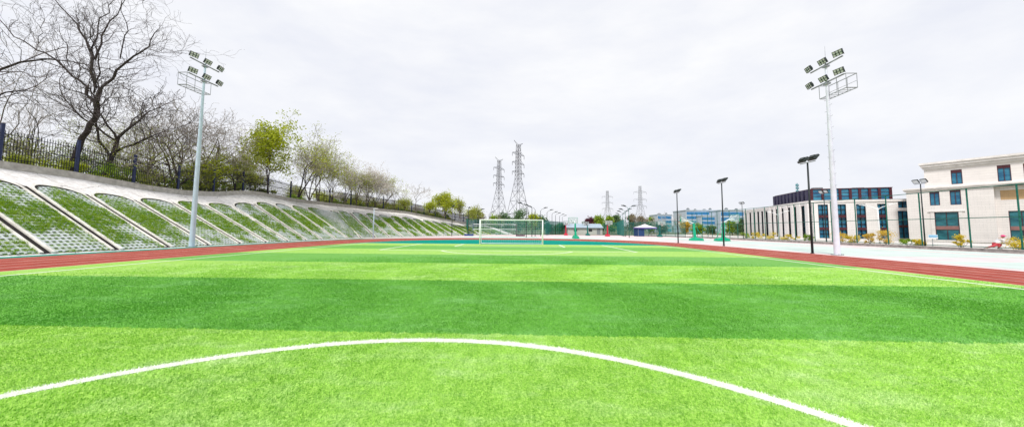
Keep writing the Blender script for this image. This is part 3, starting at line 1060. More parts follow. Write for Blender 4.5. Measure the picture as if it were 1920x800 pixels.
# ------------------------------------------------------------------ floodlight masts
def floodlight(mb_b, mb_g, c, yaw, pitch, w=.72, h=.5, cells=(3, 2)):
    """lamp head centred at c facing yaw (about z), pitched downwards"""
    R = Matrix.Rotation(yaw, 3, 'Z') @ Matrix.Rotation(pitch, 3, 'Y')
    c = Vector(c)

    def bx_(x0, x1, y0, y1, z0, z1, mbx):
        vs = [c + R @ Vector((x, y, z)) for x in (x0, x1) for y in (y0, y1) for z in (z0, z1)]
        mbx.add(vs, [(0, 1, 3, 2), (4, 6, 7, 5), (0, 4, 5, 1), (2, 3, 7, 6), (0, 2, 6, 4), (1, 5, 7, 3)])
    bx_(-.07, .05, -w / 2, w / 2, -h / 2, h / 2, mb_b)
    bx_(-.17, -.072, -w * .3, w * .3, -h * .25, h * .25, mb_b)
    cw_, chh = w / cells[0], h / cells[1]
    vs = [c + R @ Vector((.052, y, z)) for y, z in ((-w * .47, -h * .46), (w * .47, -h * .46), (w * .47, h * .46), (-w * .47, h * .46))]
    mb_g.add(vs, [(0, 1, 2, 3)])
    fb = w * .03
    for i in range(cells[0] + 1):
        y = -w / 2 + cw_ * i
        bx_(.0505, .075, y - fb if i else y, y + fb if i < cells[0] else y, -h / 2, h / 2, mb_b)
    for j in range(cells[1] + 1):
        z = -h / 2 + chh * j
        bx_(.0505, .073, -w / 2 + .002, w / 2 - .002, z - fb if j else z, z + fb if j < cells[1] else z, mb_b)
    # yoke
    for sy in (-1, 1):
        mb_b.tube([c + R @ Vector((-.02, sy * w * .52, 0)), c + Vector((0, 0, 0)) + R @ Vector((-.12, sy * w * .52, -.0)) + Vector((0, 0, -h * .62))], .018, 4)


def mast(label, loc, H, side, paint):
    """side = +1: lamps face +X"""
    r = thing('floodlight_mast', label, 'floodlight mast', loc, 0, 'tall floodlight masts beside the track')
    mb = MB()
    mb.lathe((0, 0, 0), [(.185, 0), (.18, .05), (.145, H * .45), (.105, H * .72), (.068, H - .05), (.05, H)], 12)
    mb.build('pole', paint, r, smooth=True, world=False)
    mb = MB()
    mb.lathe((0, 0, 0), [(.34, 0), (.34, .04)], 12)
    for k in range(6):
        a = k * PI / 3
        mb.lathe((.31 * math.cos(a), .31 * math.sin(a), .04), [(.025, 0), (.025, .06)], 6)
    mb.build('base_plate', M['galv'], r, world=False)
    z = 2.4
    k = 0
    while z < H - 2.3:
        mb = MB()
        a = PI / 2 * (1 if k % 2 else -1)
        rr = .2
        mb.tube([(0, math.sin(a) * .1, z), (0, math.sin(a) * (rr + .06), z), (0, math.sin(a) * (rr + .06), z + .05)], .010, 4)
        mb.build('climbing_peg', M['galv'], r, world=False)
        z += .42
        k += 1
    mb = MB()
    mb.tube([(0, 0, H - .02), (0, 0, H + 1.3)], [.016, .006], 5)
    mb.build('lightning_rod', M['galv'], r, world=False)
    for q, z in enumerate((H - .12, H - 1.42)):
        mb = MB()
        mb.box((0.0, 0, z), (.075, 2.4, .075))
        mb.box((.0, 0, z - .12), (.30, .30, .12))
        mb.build('crossarm', M['galv'], r, world=False)
        for y in (-1.1, 0, 1.1):
            b, g = MB(), MB()
            pitch = .40 + (.08 if y == 0 else 0)
            yaw = (0 if side > 0 else PI) + (-.25 if y < 0 else (.25 if y > 0 else 0)) * side
            floodlight(b, g, (side * .22, y, z + .26), yaw, pitch, .54, .40)
            lo = b.build('floodlight', M['lampbody'], r, world=False)
            g.build('lens', M['lampglass'], lo, world=False)
    # service cage
    mb = MB()
    zb, zt = H - 2.42, H - 1.42
    x0, x1 = (-.02 * side, -.75 * side)
    y0, y1 = -1.3, .62
    rr = .03
    for z in (zb, zt):
        for a_, b_ in (((x0, y0), (x1, y0)), ((x1, y0), (x1, y1)), ((x1, y1), (x0, y1)), ((x0, y1), (x0, y0))):
            mb.tube([(*a_, z), (*b_, z)], rr, 5)
    mb.tube([(x1, y0, (zb + zt) / 2), (x1, y1, (zb + zt) / 2)], .015, 4)
    for y in np.linspace(y0, y1, 4):
        for x in (x0, x1):
            mb.tube([(x, y, zb), (x, y, zt)], .018, 5)
    for y in np.linspace(y0 + .15, y1 - .15, 7):
        mb.box(((x0 + x1) / 2, y, zb + .03), (abs(x1 - x0), .05, .02))
    mb.build('service_cage', M['galv'], r, world=False)
    return r


mast('pale blue tall floodlight mast with six lamps at the foot of the embankment', (-26.9, 24.5, 0), 15.45, 1, M['polewhite'])
mast('pale lilac tall floodlight mast with six lamps beside the court at the right', (22.25, 22.63, 0), 13.95, -1, M['polelilac'])


# ------------------------------------------------------------------ court lamps (dark poles, double heads)
CG = 'dark lamp poles around the courts'


def court_lamp(label, loc, H, rz, pm, heads=2, rad=.062):
    r = thing('court_lamp', label, 'lamp pole', loc, rz, CG)
    mb = MB()
    mb.lathe((0, 0, 0), [(rad * 1.25, 0), (rad * 1.1, H * .4), (rad * .85, H)], 10)
    mb.lathe((0, 0, 0), [(rad * 2.2, 0), (rad * 2.2, .03)], 10)
    mb.build('pole', pm, r, smooth=True, world=False)
    mb = MB()
    mb.box((0, 0, H + .04), (.07, 1.25, .06))
    mb.build('crossarm', M['galv'], r, world=False)
    for y in ((-.42, .42) if heads == 2 else (0,)):
        b, g = MB(), MB()
        floodlight(b, g, (.06, y, H + .33), 0, .72, .62, .46, (1, 1))
        lo = b.build('floodlight', M['lampbody'], r, world=False)
        g.build('lens', M['lampglass'], lo, world=False)
    return r


L0 = court_lamp('tallest-looking dark lamp pole, beside the tall right floodlight mast', (21.8, 24.0, 0), 6.85, 0, M['blackpole'])
dup(L0, (21.95, 34.4, 0), 0, 'dark lamp pole standing in front of the paired green basketball stands')
dup(L0, (20.9, 42.1, 0), 0, 'dark lamp pole at the track edge left of the green basketball stands', (1, 1, .97))
dup(L0, (40.0, 32.04, .3), PI, 'dark lamp pole on the low wall in front of the right building', (.75, .75, .90))
dup(L0, (40.4, 42.4, .3), PI, 'dark lamp pole behind the tall right mast, in front of the library', (.8, .8, .93))
dup(L0, (40.4, 57.8, .3), PI, 'dark lamp pole on the fence at the left corner of the library', (.8, .8, .90))


def curved_lamp(label, loc, H, rz, pm, arms=1, reach=1.1):
    r = thing('curved_arm_lamp', label, 'lamp pole', loc, rz, 'slim lamp poles between the far courts')
    mb = MB()
    mb.lathe((0, 0, 0), [(.085, 0), (.075, H * .5), (.055, H)], 8)
    mb.build('pole', pm, r, smooth=True, world=False)
    for sg in ((1,) if arms == 1 else (1, -1)):
        mb = MB()
        mb.tube([(0, 0, H - .1), (sg * .25 * reach, 0, H + .35), (sg * .9 * reach, 0, H + .62)], [.04, .035, .03], 6)
        a = mb.build('lamp_arm', pm, r, world=False)
        mb = MB()
        mb.box((sg * 1.15 * reach, 0, H + .72), (1.0, .42, .14), 0, ('Y', -.22 * sg))
        mb.box((sg * 1.05 * reach, 0, H + .83), (.5, .22, .08), 0, ('Y', -.22 * sg))
        mb.build('lamp_head', M['lampbody'], r, world=False)
    return r


# row running away right of the goal
row = [(987, 63.5), (997.5, 68), (1003.5, 73), (1013.7, 77), (1025.6, 85), (1035, 95), (1041.5, 101), (1049, 110), (1054, 118)]
cl = None
for i, (px, d) in enumerate(row):
    X = (px - 978.4) / F_PX * d
    lab = f'slim dark lamp pole in the row behind the goal, {ORD[i]} from the near end'
    rz = PI if i < 3 else 0
    if cl is None:
        cl = curved_lamp(lab, (X, d, 0), 6.3, rz, M['blackpole'])
    else:
        dup(cl, (X, d, 0), rz, lab)
for i, (px, d) in enumerate([(896, 84), (917, 95), (935, 103), (950, 112)]):
    dup(cl, ((px - 978.4) / F_PX * d, d, 0), 0, f'curved lamp pole seen over the goal net, {ORD[i]} from the left')
c2 = None
for i, (px, d) in enumerate([(1177, 68), (1170.5, 79), (1166, 88), (1162, 100)]):
    lab = f'V-headed dark lamp pole, {ORD[i]} from the near end of its row'
    loc = ((px - 978.4) / F_PX * d, d, 0)
    if c2 is None:
        c2 = curved_lamp(lab, loc, 6.2, 0, M['greenpole'], 2, .95)
    else:
        dup(c2, loc, 0, lab)
dup(cl, (-16.2, 71.4, 0), PI / 2, 'dark lamp pole at the toe of the far embankment')
dup(cl, (-13.2, 76.0, 0), PI / 2, 'dark lamp pole by the blue volleyball base')
# pale lamp pole on the embankment foot
r = thing('path_lamp', 'thin white lamp pole at the foot of the far embankment', 'lamp pole', (-24.3, 50.0, 0))
mb = MB()
mb.lathe((0, 0, 0), [(.10, 0), (.085, 2.5), (.06, 4.8)], 8)
mb.build('pole', M['polewhite'], r, smooth=True, world=False)
mb = MB()
mb.box((.25, 0, 4.86), (.75, .22, .10))
mb.build('lamp_head', M['goalwhite'], r, world=False)


# white street lamp with two rising arms behind the right fence
def street_lamp(label, loc, H, rz):
    r = thing('street_lamp', label, 'street lamp', loc, rz, 'white street lamps behind the court fence')
    mb = MB()
    mb.lathe((0, 0, 0), [(.10, 0), (.085, .4), (.065, H * .6), (.05, H)], 10)
    mb.build('pole', M['goalwhite'], r, smooth=True, world=False)
    for sg in (1, -1):
        mb = MB()
        mb.tube([(0, 0, H - .25), (sg * .4, 0, H + .05), (sg * .9, 0, H + .24)], [.04, .035, .025], 6)
        mb.build('lamp_arm', M['goalwhite'], r, world=False)
        mb = MB()
        mb.box((sg * 1.18, 0, H + .33), (.66, .2, .07), 0, ('Y', -.26 * sg))
        mb.box((sg * 1.05, 0, H + .35), (.3, .12, .07), 0, ('Y', -.26 * sg))
        mb.build('lamp_head', M['goalwhite'], r, world=False)
    return r


sl = street_lamp('white double-arm street lamp in front of the right end of the library', (43, 38.6, .25), 4.35, -1.0)
dup(sl, (43, 53.2, .25), -1.0, 'white double-arm street lamp in front of the stone pillars of the library')

# ------------------------------------------------------------------ goal
g = thing('soccer_goal', 'white soccer goal with a thin net on the far goal line', 'soccer goal', (AX, GY, .02))
GW, GH, GD = 3.38, 2.62, 1.35
for sx in (-1, 1):
    mb = MB()
    mb.tube([(sx * GW, 0, 0), (sx * GW, 0, GH)], .062, 10)
    mb.build('post', M['goalwhite'], g, smooth=True, world=False)
    mb = MB()
    mb.tube([(sx * GW, 0.06, GH - .03), (sx * GW * 1.0, .55, GH - .03), (sx * GW, GD, .04), (sx * GW, .06, .04)], .032, 8)
    mb.build('side_frame', M['goalwhite'], g, world=False)
mb = MB()
mb.tube([(-GW - .06, 0, GH), (GW + .06, 0, GH)], .062, 10)
mb.build('crossbar', M['goalwhite'], g, smooth=True, world=False)
mb = MB()
mb.tube([(-GW + .03, GD, .04), (GW - .03, GD, .04)], .032, 8)
mb.build('ground_bar', M['goalwhite'], g, world=False)
mb = MB()
nr = .006
for x in np.linspace(-GW, GW, 34):
    mb.tube([(x, .06, GH - .02), (x, .55, GH - .06), (x, GD, .04)], nr, 3, cap=False)
for f in np.linspace(0, 1, 14):
    y, z = .55 + (GD - .55) * f, (GH - .06) + (.04 - GH + .06) * f
    mb.tube([(-GW, y, z), (GW, y, z)], nr, 3, cap=False)
for sx in (-1, 1):
    for f in np.linspace(.05, .95, 10):
        z = GH * f
        ymax = .55 + (GD - .55) * (1 - f)
        mb.tube([(sx * GW, .03, z), (sx * GW, ymax, z)], nr, 3, cap=False)
mb.build('net', M['net'], g, world=False)

# ------------------------------------------------------------------ volleyball net behind the goal
v = thing('volleyball_net', 'volleyball net on blue-based posts behind the goal', 'volleyball net', (-6.3, 72, 0))
for sx, bm, nm in ((-1, M['bluebase'], 'blue'), (1, M['maroonbase'], 'maroon')):
    X = sx * 5.05
    mb = MB()
    mb.tube([(X, 0, .3), (X, 0, 2.85)], .06, 8)
    mb.tube([(X + sx * .0, 0, 1.5), (X + sx * 1.4, 0, .4)], .03, 6)
    mb.build('post', bm, v, world=False)
    mb = MB()
    mb.bx(X + min(0, sx * 1.9) - .1, X + max(0, sx * 1.9) + .1, -.35, .35, .06, .42)
    o = mb.build('weighted_base', bm, v, world=False, bevel=.04)
    o['label'] = f'{nm} weighted base'
mb = MB()
for z in (2.72, 1.55):
    mb.bx(-5.0, 5.0, -.012, .012, z, z + .10)
mb.build('net_tape', M['goalwhite'], v, world=False)
mb = MB()
for x in np.linspace(-5, 5, 60):
    mb.tube([(x, 0, 1.6), (x, 0, 2.72)], .007, 3, cap=False)
for z in np.linspace(1.75, 2.6, 7):
    mb.tube([(-5, 0, z), (5, 0, z)], .007, 3, cap=False)
mb.build('netting', M['dark'], v, world=False)


# ------------------------------------------------------------------ basketball stands (hoop towards local +X)
def hoop_stand(label, loc, rz, paint, pad=None, scale=1.0, board=True):
    pad = pad or paint
    r = thing('basketball_stand', label, 'basketball stand', loc, rz, 'basketball stands on the courts')
    mb = MB()
    mb.add([(-1.25, -.5, .05), (-1.25, .5, .05), (.85, .5, .05), (.85, -.5, .05), (-1.15, -.42, .38), (-1.15, .42, .38), (.1, .42, .62), (.1, -.42, .62), (.75, .42, .35), (.75, -.42, .35)],
           [(0, 1, 2, 3), (4, 7, 6, 5), (7, 9, 8, 6), (0, 4, 5, 1), (2, 8, 9, 3), (1, 5, 6, 2), (2, 6, 8), (0, 3, 7, 4), (3, 9, 7)])
    mb.build('weighted_base', pad, r, world=False, bevel=.03)
    mb = MB()
    mb.add([(-.24, -.17, .5), (-.24, .17, .5), (.20, .17, .55), (.20, -.17, .55), (-.02, -.11, 2.85), (-.02, .11, 2.85), (.24, .11, 2.85), (.24, -.11, 2.85)],
           [(0, 3, 2, 1), (4, 5, 6, 7), (0, 1, 5, 4), (1, 2, 6, 5), (2, 3, 7, 6), (3, 0, 4, 7)])
    mb.build('column', pad if pad is not paint else paint, r, world=False, bevel=.03)
    mb = MB()
    mb.tube([(.1, 0, 2.8), (1.0, 0, 3.25), (1.85, 0, 3.3)], .075, 8)
    for sy in (-1, 1):
        mb.tube([(.95, 0, 3.2), (1.9, sy * .6, 3.85)], .035, 6)
        mb.tube([(.95, 0, 3.2), (1.9, sy * .6, 3.0)], .035, 6)
    mb.build('arm', M['board'] if paint is M['bball'] else M['dark'], r, world=False)
    mb = MB()
    mb.tube([(-1.15, 0, .4), (-.02, 0, 2.7)], .035, 6)
    mb.build('back_stay', paint, r, world=False)
    if board:
        mb = MB()
        mb.box((1.95, 0, 3.45), (.035, 1.76, 1.0))
        o = mb.build('backboard', M['boardglass'], r, world=False)
        mb = MB()
        for a_, b_ in (((-.90, 2.93), (.90, 2.93)), ((.90, 2.93), (.90, 3.97)), ((.90, 3.97), (-.90, 3.97)), ((-.90, 3.97), (-.90, 2.93)),
                       ((-.3, 3.1), (.3, 3.1)), ((.3, 3.1), (.3, 3.55)), ((.3, 3.55), (-.3, 3.55)), ((-.3, 3.55), (-.3, 3.1))):
            mb.tube([(1.975, a_[0], a_[1]), (1.975, b_[0], b_[1])], .028, 4)
        mb.build('board_frame', paint, o, world=False)
    mb = MB()
    pts = [(2.28 + .225 * math.cos(a), .225 * math.sin(a), 3.05) for a in np.linspace(0, 2 * PI, 17)]
    mb.tube(pts, .02, 5, cap=False)
    mb.box((2.02, 0, 3.05), (.12, .12, .06))
    h = mb.build('hoop', M['ring'], r, world=False)
    mb = MB()
    for a in np.linspace(0, 2 * PI, 13)[:-1]:
        mb.tube([(2.28 + .22 * math.cos(a), .22 * math.sin(a), 3.04), (2.28 + .13 * math.cos(a + .3), .13 * math.sin(a + .3), 2.65)], .008, 3, cap=False)
    mb.build('net', M['goalwhite'], h, world=False)
    return r


hs = hoop_stand('bright green basketball stand facing left, left one of the back-to-back pair', (28.2, 51.4, 0), 2.75, M['bball'])
dup(hs, (31.6, 49.6, 0), .05, 'bright green basketball stand facing right with an orange hoop, behind a dark lamp pole', (1, 1, 1.06))
dup(hs, (10.0, 58.0, 0), 1.62, 'bright green basketball stand seen from behind, right of the goal')
hd = hoop_stand('small dark green basketball stand in front of the white shed', (18.6, 88, 0), 1.6, M['bballd'])
dup(hd, (34.3, 78, 0), -1.75, 'dark green basketball stand right of the canopy tent')
hr = hoop_stand('red padded basketball stand near the green screens, left of the white shed', (12.5, 88, 0), -1.6, M['dark'], M['red'])
dup(hr, (21.8, 79.4, 0), -1.65, 'red padded basketball stand right of the white shed')

# ------------------------------------------------------------------ right court fence on its low wall
wl = MB()
wl.bx(39.55, 40.25, 8, 74.5, 0, .26)
wo = wl.build('low_wall', M['wall'], None)
tag(wo, 'low grey granite wall under the green court fence', 'low wall')
mb = MB()
for y in np.arange(8, 74.4, 1.5):
    mb.bx(39.5, 40.3, y + .01, y + 1.49, .262, .31)
mb.build('coping', M['wall'], wo)
cf_ = thing('court_fence', 'tall green steel post and rail fence in front of the stone buildings', 'fence', (40, 30, .31))
ys = [17.4, 20.3, 23.2, 26.07, 28.9, 32.0 + .25, 35.09, 38.26, 41.18, 43.54, 46.54, 49.45, 52.08, 54.4, 56.42, 58.59, 60.79, 62.6, 64.51, 66.28, 67.77, 69.8, 71.8, 73.8]
for y in ys:
    mb = MB()
    mb.tube([(40, y, .31), (40, y, 5.62)], .052, 8)
    mb.build('post', M['greenpole'], cf_)
for z in (.42, 2.95, 5.58):
    mb = MB()
    mb.tube([(40, 16, z), (40, 73.8, z)], .036, 6)
    mb.build('rail', M['greenpole'], cf_)
mb = MB()
for y in np.arange(16, 73.8, .22):
    mb.tube([(40.06, y, .4), (40.06, y, 5.55)], .001, 3, cap=False)
for z in np.arange(.5, 5.55, .22):
    mb.tube([(40.06, 16, z), (40.06, 73.8, z)], .001, 3, cap=False)
mb.build('wire_mesh', M['greenpole'], cf_)
# planting strip behind the wall
mb = MB()
mb.bx(40.3, 62, 8, 110, -.02, .22)
tag(mb.build('planting_bed', mat('pale_paving', (.62, .59, .56), .9, .1, 1)), kind='structure')


def far_fence(label, pts, H, panel_mat, step, name='screen_fence', rad=.05):
    r = thing(name, label, 'fence', (*pts[0], 0))
    for (xa, ya), (xb, yb) in zip(pts[:-1], pts[1:]):
        L = math.hypot(xb - xa, yb - ya)
        nn = max(1, int(round(L / step)))
        for i in range(nn + 1):
            x, y = xa + (xb - xa) * i / nn, ya + (yb - ya) * i / nn
            mb = MB()
            mb.tube([(x, y, 0), (x, y, H)], rad, 6)
            mb.build('post', M['greenpole'], r)
        for z in (.1, H / 2, H - .05):
            mb = MB()
            mb.tube([(xa, ya, z), (xb, yb, z)], .035, 5)
            mb.build('rail', M['greenpole'], r)
        ux, uy = (xb - xa) / L, (yb - ya) / L
        ox, oy = -uy * .07, ux * .07
        mb = MB()
        mb.quad((xa + ox, ya + oy, .12), (xb + ox, yb + oy, .12), (xb + ox, yb + oy, H - .07), (xa + ox, ya + oy, H - .07))
        mb.build('mesh_panel', panel_mat, r)
    return r


far_fence('dense green screen fence running away right of the goal', [(7.2, 93), (15.9, 112)], 4.3, M['gmesh'], 2.2)
far_fence('dark green see-through fence across the court behind the goal', [(-15.5, 86), (8.0, 92.4)], 4.4, M['gmesh_thin'], 2.4)
far_fence('short green screen fence at the foot of the curving embankment', [(-13.6, 78.5), (-15.2, 85.3)], 4.2, M['gmesh'], 2.2)
far_fence('dense green screen fence beside the V-headed lamp poles', [(26.9, 82), (32.7, 107)], 4.4, M['gmesh'], 2.5)
far_fence('thin green fence along the far right side of the courts', [(39.5, 76), (27.5, 106)], 4.0, M['gmesh_thin'], 3.0)


# ------------------------------------------------------------------ buildings
class Face:
    """vertical facade: u along direction th from A (xy), outward normal nrm"""

    def __init__(s, A, th, flip=1):
        s.A = Vector((A[0], A[1], 0))
        s.d = Vector((math.cos(th), math.sin(th), 0))
        s.n = Vector((s.d.y, -s.d.x, 0)) * flip
        s.th = th

    def p(s, u, z, o=0.0):
        q = s.A + s.d * u + s.n * o
        return Vector((q.x, q.y, z))

    def block(s, mb, u0, u1, z0, z1, o0, o1):
        vs = [s.p(u, z, o) for u in (u0, u1) for o in (o0, o1) for z in (z0, z1)]
        mb.add(vs, [(0, 1, 3, 2), (4, 6, 7, 5), (0, 4, 5, 1), (2, 3, 7, 6), (0, 2, 6, 4), (1, 5, 7, 3)])


def window(F, root, u0, u1, z0, z1, cols, rows, fm, gm, depth=.18, fw=.07, spandrels=(), sm=None):
    """recessed window: frame bars, glass and optional solid bands"""
    mb = MB()
    F.block(mb, u0, u1, z0, z0 + fw, -depth, -.02)
    F.block(mb, u0, u1, z1 - fw, z1, -depth, -.02)
    F.block(mb, u0, u0 + fw, z0 + fw, z1 - fw, -depth, -.02)
    F.block(mb, u1 - fw, u1, z0 + fw, z1 - fw, -depth, -.02)
    for i in range(1, cols):
        u = u0 + (u1 - u0) * i / cols
        F.block(mb, u - fw * .4, u + fw * .4, z0 + fw, z1 - fw, -depth, -.06)
    for j in range(1, rows):
        z = z0 + (z1 - z0) * j / rows
        F.block(mb, u0 + fw, u1 - fw, z - fw * .4, z + fw * .4, -depth, -.062)
    w = mb.build('window', fm, root)
    mb = MB()
    F.block(mb, u0 + .01, u1 - .01, z0 + .01, z1 - .01, -depth - .03, -depth + .005)
    mb.build('pane', gm, w)
    for a, b in spandrels:
        mb = MB()
        F.block(mb, u0 + fw, u1 - fw, a, b, -depth, -.045)
        mb.build('spandrel', sm or M['spandrel'], w)
    return w


def wall_with_holes(F, mb, u0, u1, z0, z1, holes, th=.30):
    """wall slab made of butted blocks around rectangular openings"""
    us = sorted({u0, u1, *[h[0] for h in holes], *[h[1] for h in holes]})
    us = [u for u in us if u0 <= u <= u1]
    for a, b in zip(us[:-1], us[1:]):
        m_ = (a + b) / 2
        hs_ = sorted([(max(h[2], z0), min(h[3], z1)) for h in holes if h[0] < m_ < h[1] and h[3] > z0 and h[2] < z1])
        z = z0
        for h0, h1 in hs_:
            if h0 > z:
                F.block(mb, a, b, z, h0, -th, 0)
            z = h1
        if z < z1:
            F.block(mb, a, b, z, z1, -th, 0)


# --- right-hand school building
AR = at(1728, 312, 58)
FR = Face((AR.x, AR.y), math.radians(-58), 1)
bR = thing('school_building', 'three-storey pale stone building with bronze windows at the right edge', 'building', (AR.x, AR.y, 0))
top_w = [(2.98, 4.1, 9.94, 12.42), (7.31, 8.48, 9.86, 12.48), (9.5, 10.6, 9.86, 12.4), (13.5, 14.7, 9.86, 12.4)]
mid_w = [(.59, 1.65, 6.42, 8.93), (2.7, 3.8, 6.40, 8.98)]
big_w = [(.95, 3.41, -.1, 5.2)]
rec_w = [(7.9, 10.1, .45, 5.15)]
mb = MB()
wall_with_holes(FR, mb, .2, 22, 9.2, 13.3, top_w)
wall_with_holes(FR, mb, -2.0, 6.85, 0, 9.198, mid_w + big_w)
# recessed bay at the right
FRr = Face((FR.p(0, 0, -.9).x, FR.p(0, 0, -.9).y), math.radians(-58), 1)
wall_with_holes(FRr, mb, 6.7, 22, 0, 9.196, rec_w + [(7.35, 9.6, 6.95, 8.5)])
FR.block(mb, 6.55, 6.848, 0, 9.19, -.898, -.302)
# sides and back
FR.block(mb, .2, .5, 9.2, 13.3, -14, -.302)
FR.block(mb, -2.0, -1.7, 0, 9.19, -14, -.302)
FR.block(mb, 21.7, 22, 0, 13.3, -14, -.302)
mb.build('wall', M['stone'], bR)
mb = MB()
FR.block(mb, .1, 22.2, 12.9, 13.28, .003, .28)
FR.block(mb, -.1, 22.3, 13.302, 13.72, -14.2, .55)
FR.block(mb, -.25, 22.4, 13.722, 14.05, -14.4, .75)
mb.build('cornice', M['cornice'], bR)
mb = MB()
FR.block(mb, -2.25, 22.1, 9.2, 9.42, .003, .30)
FR.block(mb, -2.35, 22.1, 9.422, 9.62, .003, .42)
FR.block(mb, .3, 4.1, 5.26, 5.42, .003, .16)
FR.block(mb, -2.1, 6.86, 0, .35, .003, .06)
mb.build('string_course', M['cornice'], bR)
mb = MB()
FR.block(mb, -1.7, 21.7, 9.0, 9.1, -14, -.31)
FR.block(mb, -2.3, .2, 9.2, 9.6, -14, -.01)
mb.build('roof', M['cornice'], bR)
mb = MB()
FR.block(mb, -1.69, 21.69, .02, 8.9, -13.5, -1.6)
mb.build('interior', M['dark'], bR)
mb = MB()
FR.block(mb, .51, 21.69, 9.3, 13.2, -13.5, -.8)
mb.build('interior', M['dark'], bR)
for u0, u1, z0, z1 in top_w:
    window(FR, bR, u0, u1, z0, z1, 2, 1, M['bronze'], M['bglass'], spandrels=[(z1 - .48, z1 - .07)], sm=M['bronze'])
for u0, u1, z0, z1 in mid_w:
    window(FR, bR, u0, u1, z0, z1, 2, 1, M['bronze'], M['bglass'], spandrels=[(z1 - .30, z1 - .07)], sm=M['bronze'])
for u0, u1, z0, z1 in big_w:
    window(FR, bR, u0, u1, z0, z1, 2, 1, M['bronze'], M['glass'], spandrels=[(2.15, 2.75)])
for u0, u1, z0, z1 in rec_w:
    window(FRr, bR, u0, u1, z0, z1, 2, 1, M['bronze'], M['glass'], spandrels=[(2.1, 2.7)])
mb = MB()
FRr.block(mb, 7.36, 9.59, 6.96, 8.49, -.15, -.03)
mb.build('ochre_panel', M['ochre'], bR)
# big window surround
mb = MB()
FR.block(mb, .55, .93, 0, 5.255, .003, .08)
FR.block(mb, 3.43, 3.8, 0, 5.255, .003, .08)
mb.build('window_surround', M['cornice'], bR)

# --- library block
AL = at(1517, 376, 66)
FF = Face((AL.x, AL.y), math.radians(-15), 1)
FL = Face((AL.x, AL.y), math.radians(75), -1)
bL = thing('library_building', 'low pale stone building with slot windows and a dark blue glass top storey', 'building', (AL.x, AL.y, 0))
fw_ = [(1.41, 3.08, .3, 7.2), (4.54, 5.99, .3, 7.2), (7.59, 9.08, .3, 7.2), (10.88, 12.2, .3, 7.2), (13.88, 15.44, .45, 5.77), (14.0, 15.6, 6.35, 8.0)]
lw_ = [(1.3, 2.8, .3, 7.1), (4.3, 5.5, .3, 7.1), (6.6, 7.9, .3, 7.1), (9.4, 10.6, .3, 7.1), (12.2, 13.3, .3, 7.1), (14.2, 15.4, .3, 7.1)]
lw2 = [(17.4, 18.5, .3, 7.0), (19.8, 20.8, .3, 7.0), (22.1, 23.1, .3, 7.0), (24.5, 25.5, .3, 7.0), (27.0, 28.0, .3, 7.0), (30.0, 31.0, .3, 7.0)]
mb = MB()
wall_with_holes(FF, mb, 0.302, 17.0, 0, 8.05, fw_, .5)
wall_with_holes(FL, mb, 0, 16.4, 0, 8.05, lw_, .5)
wall_with_holes(FL, mb, 16.402, 32.0, 0, 7.85, lw2, .5)
FF.block(mb, 16.7, 17.0, 0, 8.05, -16, -.51)
FL.block(mb, 31.7, 32.0, 0, 7.85, -10, -.51)
mb.build('wall', M['stone2'], bL)
mb = MB()
FF.block(mb, -.12, 17.1, 7.62, 7.98, .003, .14)
FL.block(mb, -.0, 16.5, 7.62, 7.98, .003, .14)
FL.block(mb, 16.5, 32.1, 7.45, 7.8, .003, .12)
mb.build('cornice', M['cornice'], bL)
mb = MB()
FF.block(mb, .31, 16.69, 8.06, 8.12, -15.8, -.02)
FL.block(mb, 16.45, 31.69, 7.86, 7.92, -10, -.02)
mb.build('roof', M['fgrey'], bL)
mb = MB()
FF.block(mb, .95, 16.65, .02, 7.9, -15.5, -1.0)
mb.build('interior', M['dark'], bL)
mb = MB()
FL.block(mb, 16.5, 31.5, .02, 7.7, -9.8, -1.0)
mb.build('interior', M['dark'], bL)
for i, (u0, u1, z0, z1) in enumerate(fw_):
    window(FF, bL, u0, u1, z0, z1, 2, 7 if i < 4 else (5 if i == 4 else 2), M['dark'], M['bglass'], .3, .06, spandrels=[(2.0, 2.5), (4.5, 5.0)] if i < 4 else ([(2.6, 3.0)] if i == 4 else []), sm=M['bronze'])
for u0, u1, z0, z1 in lw_ + lw2:
    window(FL, bL, u0, u1, z0, z1, 1, 6, M['dark'], M['glass'], .38, .06)
# projecting pillars between the slots on the left face
for i, (a, b) in enumerate(zip([0.0] + [h[1] for h in lw_], [h[0] for h in lw_] + [16.4])):
    mb = MB()
    FL.block(mb, a + .12, b - .12, .0, 7.6, .003, .26)
    mb.build('pillar', M['stone2'], bL)
# glass top storey
mb = MB()
FF.block(mb, .5, 13.4, 8.122, 10.35, -14, -.5)
ts = mb.build('top_storey', M['bglass'], bL)
mb = MB()
for u in (.5, 2.35, 4.1, 5.2, 6.85, 8.35, 9.9, 11.4, 13.1):
    FF.block(mb, u, u + .42, 8.122, 10.36, -.498, -.34)
for z in (8.9, 9.6):
    FF.block(mb, .95, 13.08, z, z + .06, -.497, -.44)
mb.build('mullion', M['bronze'], ts)
mb = MB()
for u in np.arange(.7, 14.4, 1.45):
    FL.block(mb, u, u + .75, 8.122, 10.36, -.497, -.05)
mb.build('fin', mat('dark_fin', (.04, .035, .075), .5, .15, 2), ts)
mb = MB()
FF.block(mb, .3, 13.6, 10.362, 10.5, -14.2, -.3)
mb.build('roof_edge', M['bronze'], ts)
mb = MB()
for u, o, w, h in ((3, -4, 1.6, .7), (6.2, -6, 1.2, .5), (10.4, -5, 1.8, .6)):
    FF.block(mb, u, u + w, 10.502, 10.5 + h, o - 1, o)
mb.build('roof_unit', M['fgrey'], bL)
mb = MB()
p = FL.p(12, 8.1, -4)
mb.tube([p, p + Vector((0, 0, 5.2))], .1, 6)
for z in (3.2, 4.0, 4.7):
    mb.box(p + Vector((0, 0, z)), (1.0, .3, .5), .5)
mb.build('rooftop_antenna', M['gglass'], bL)


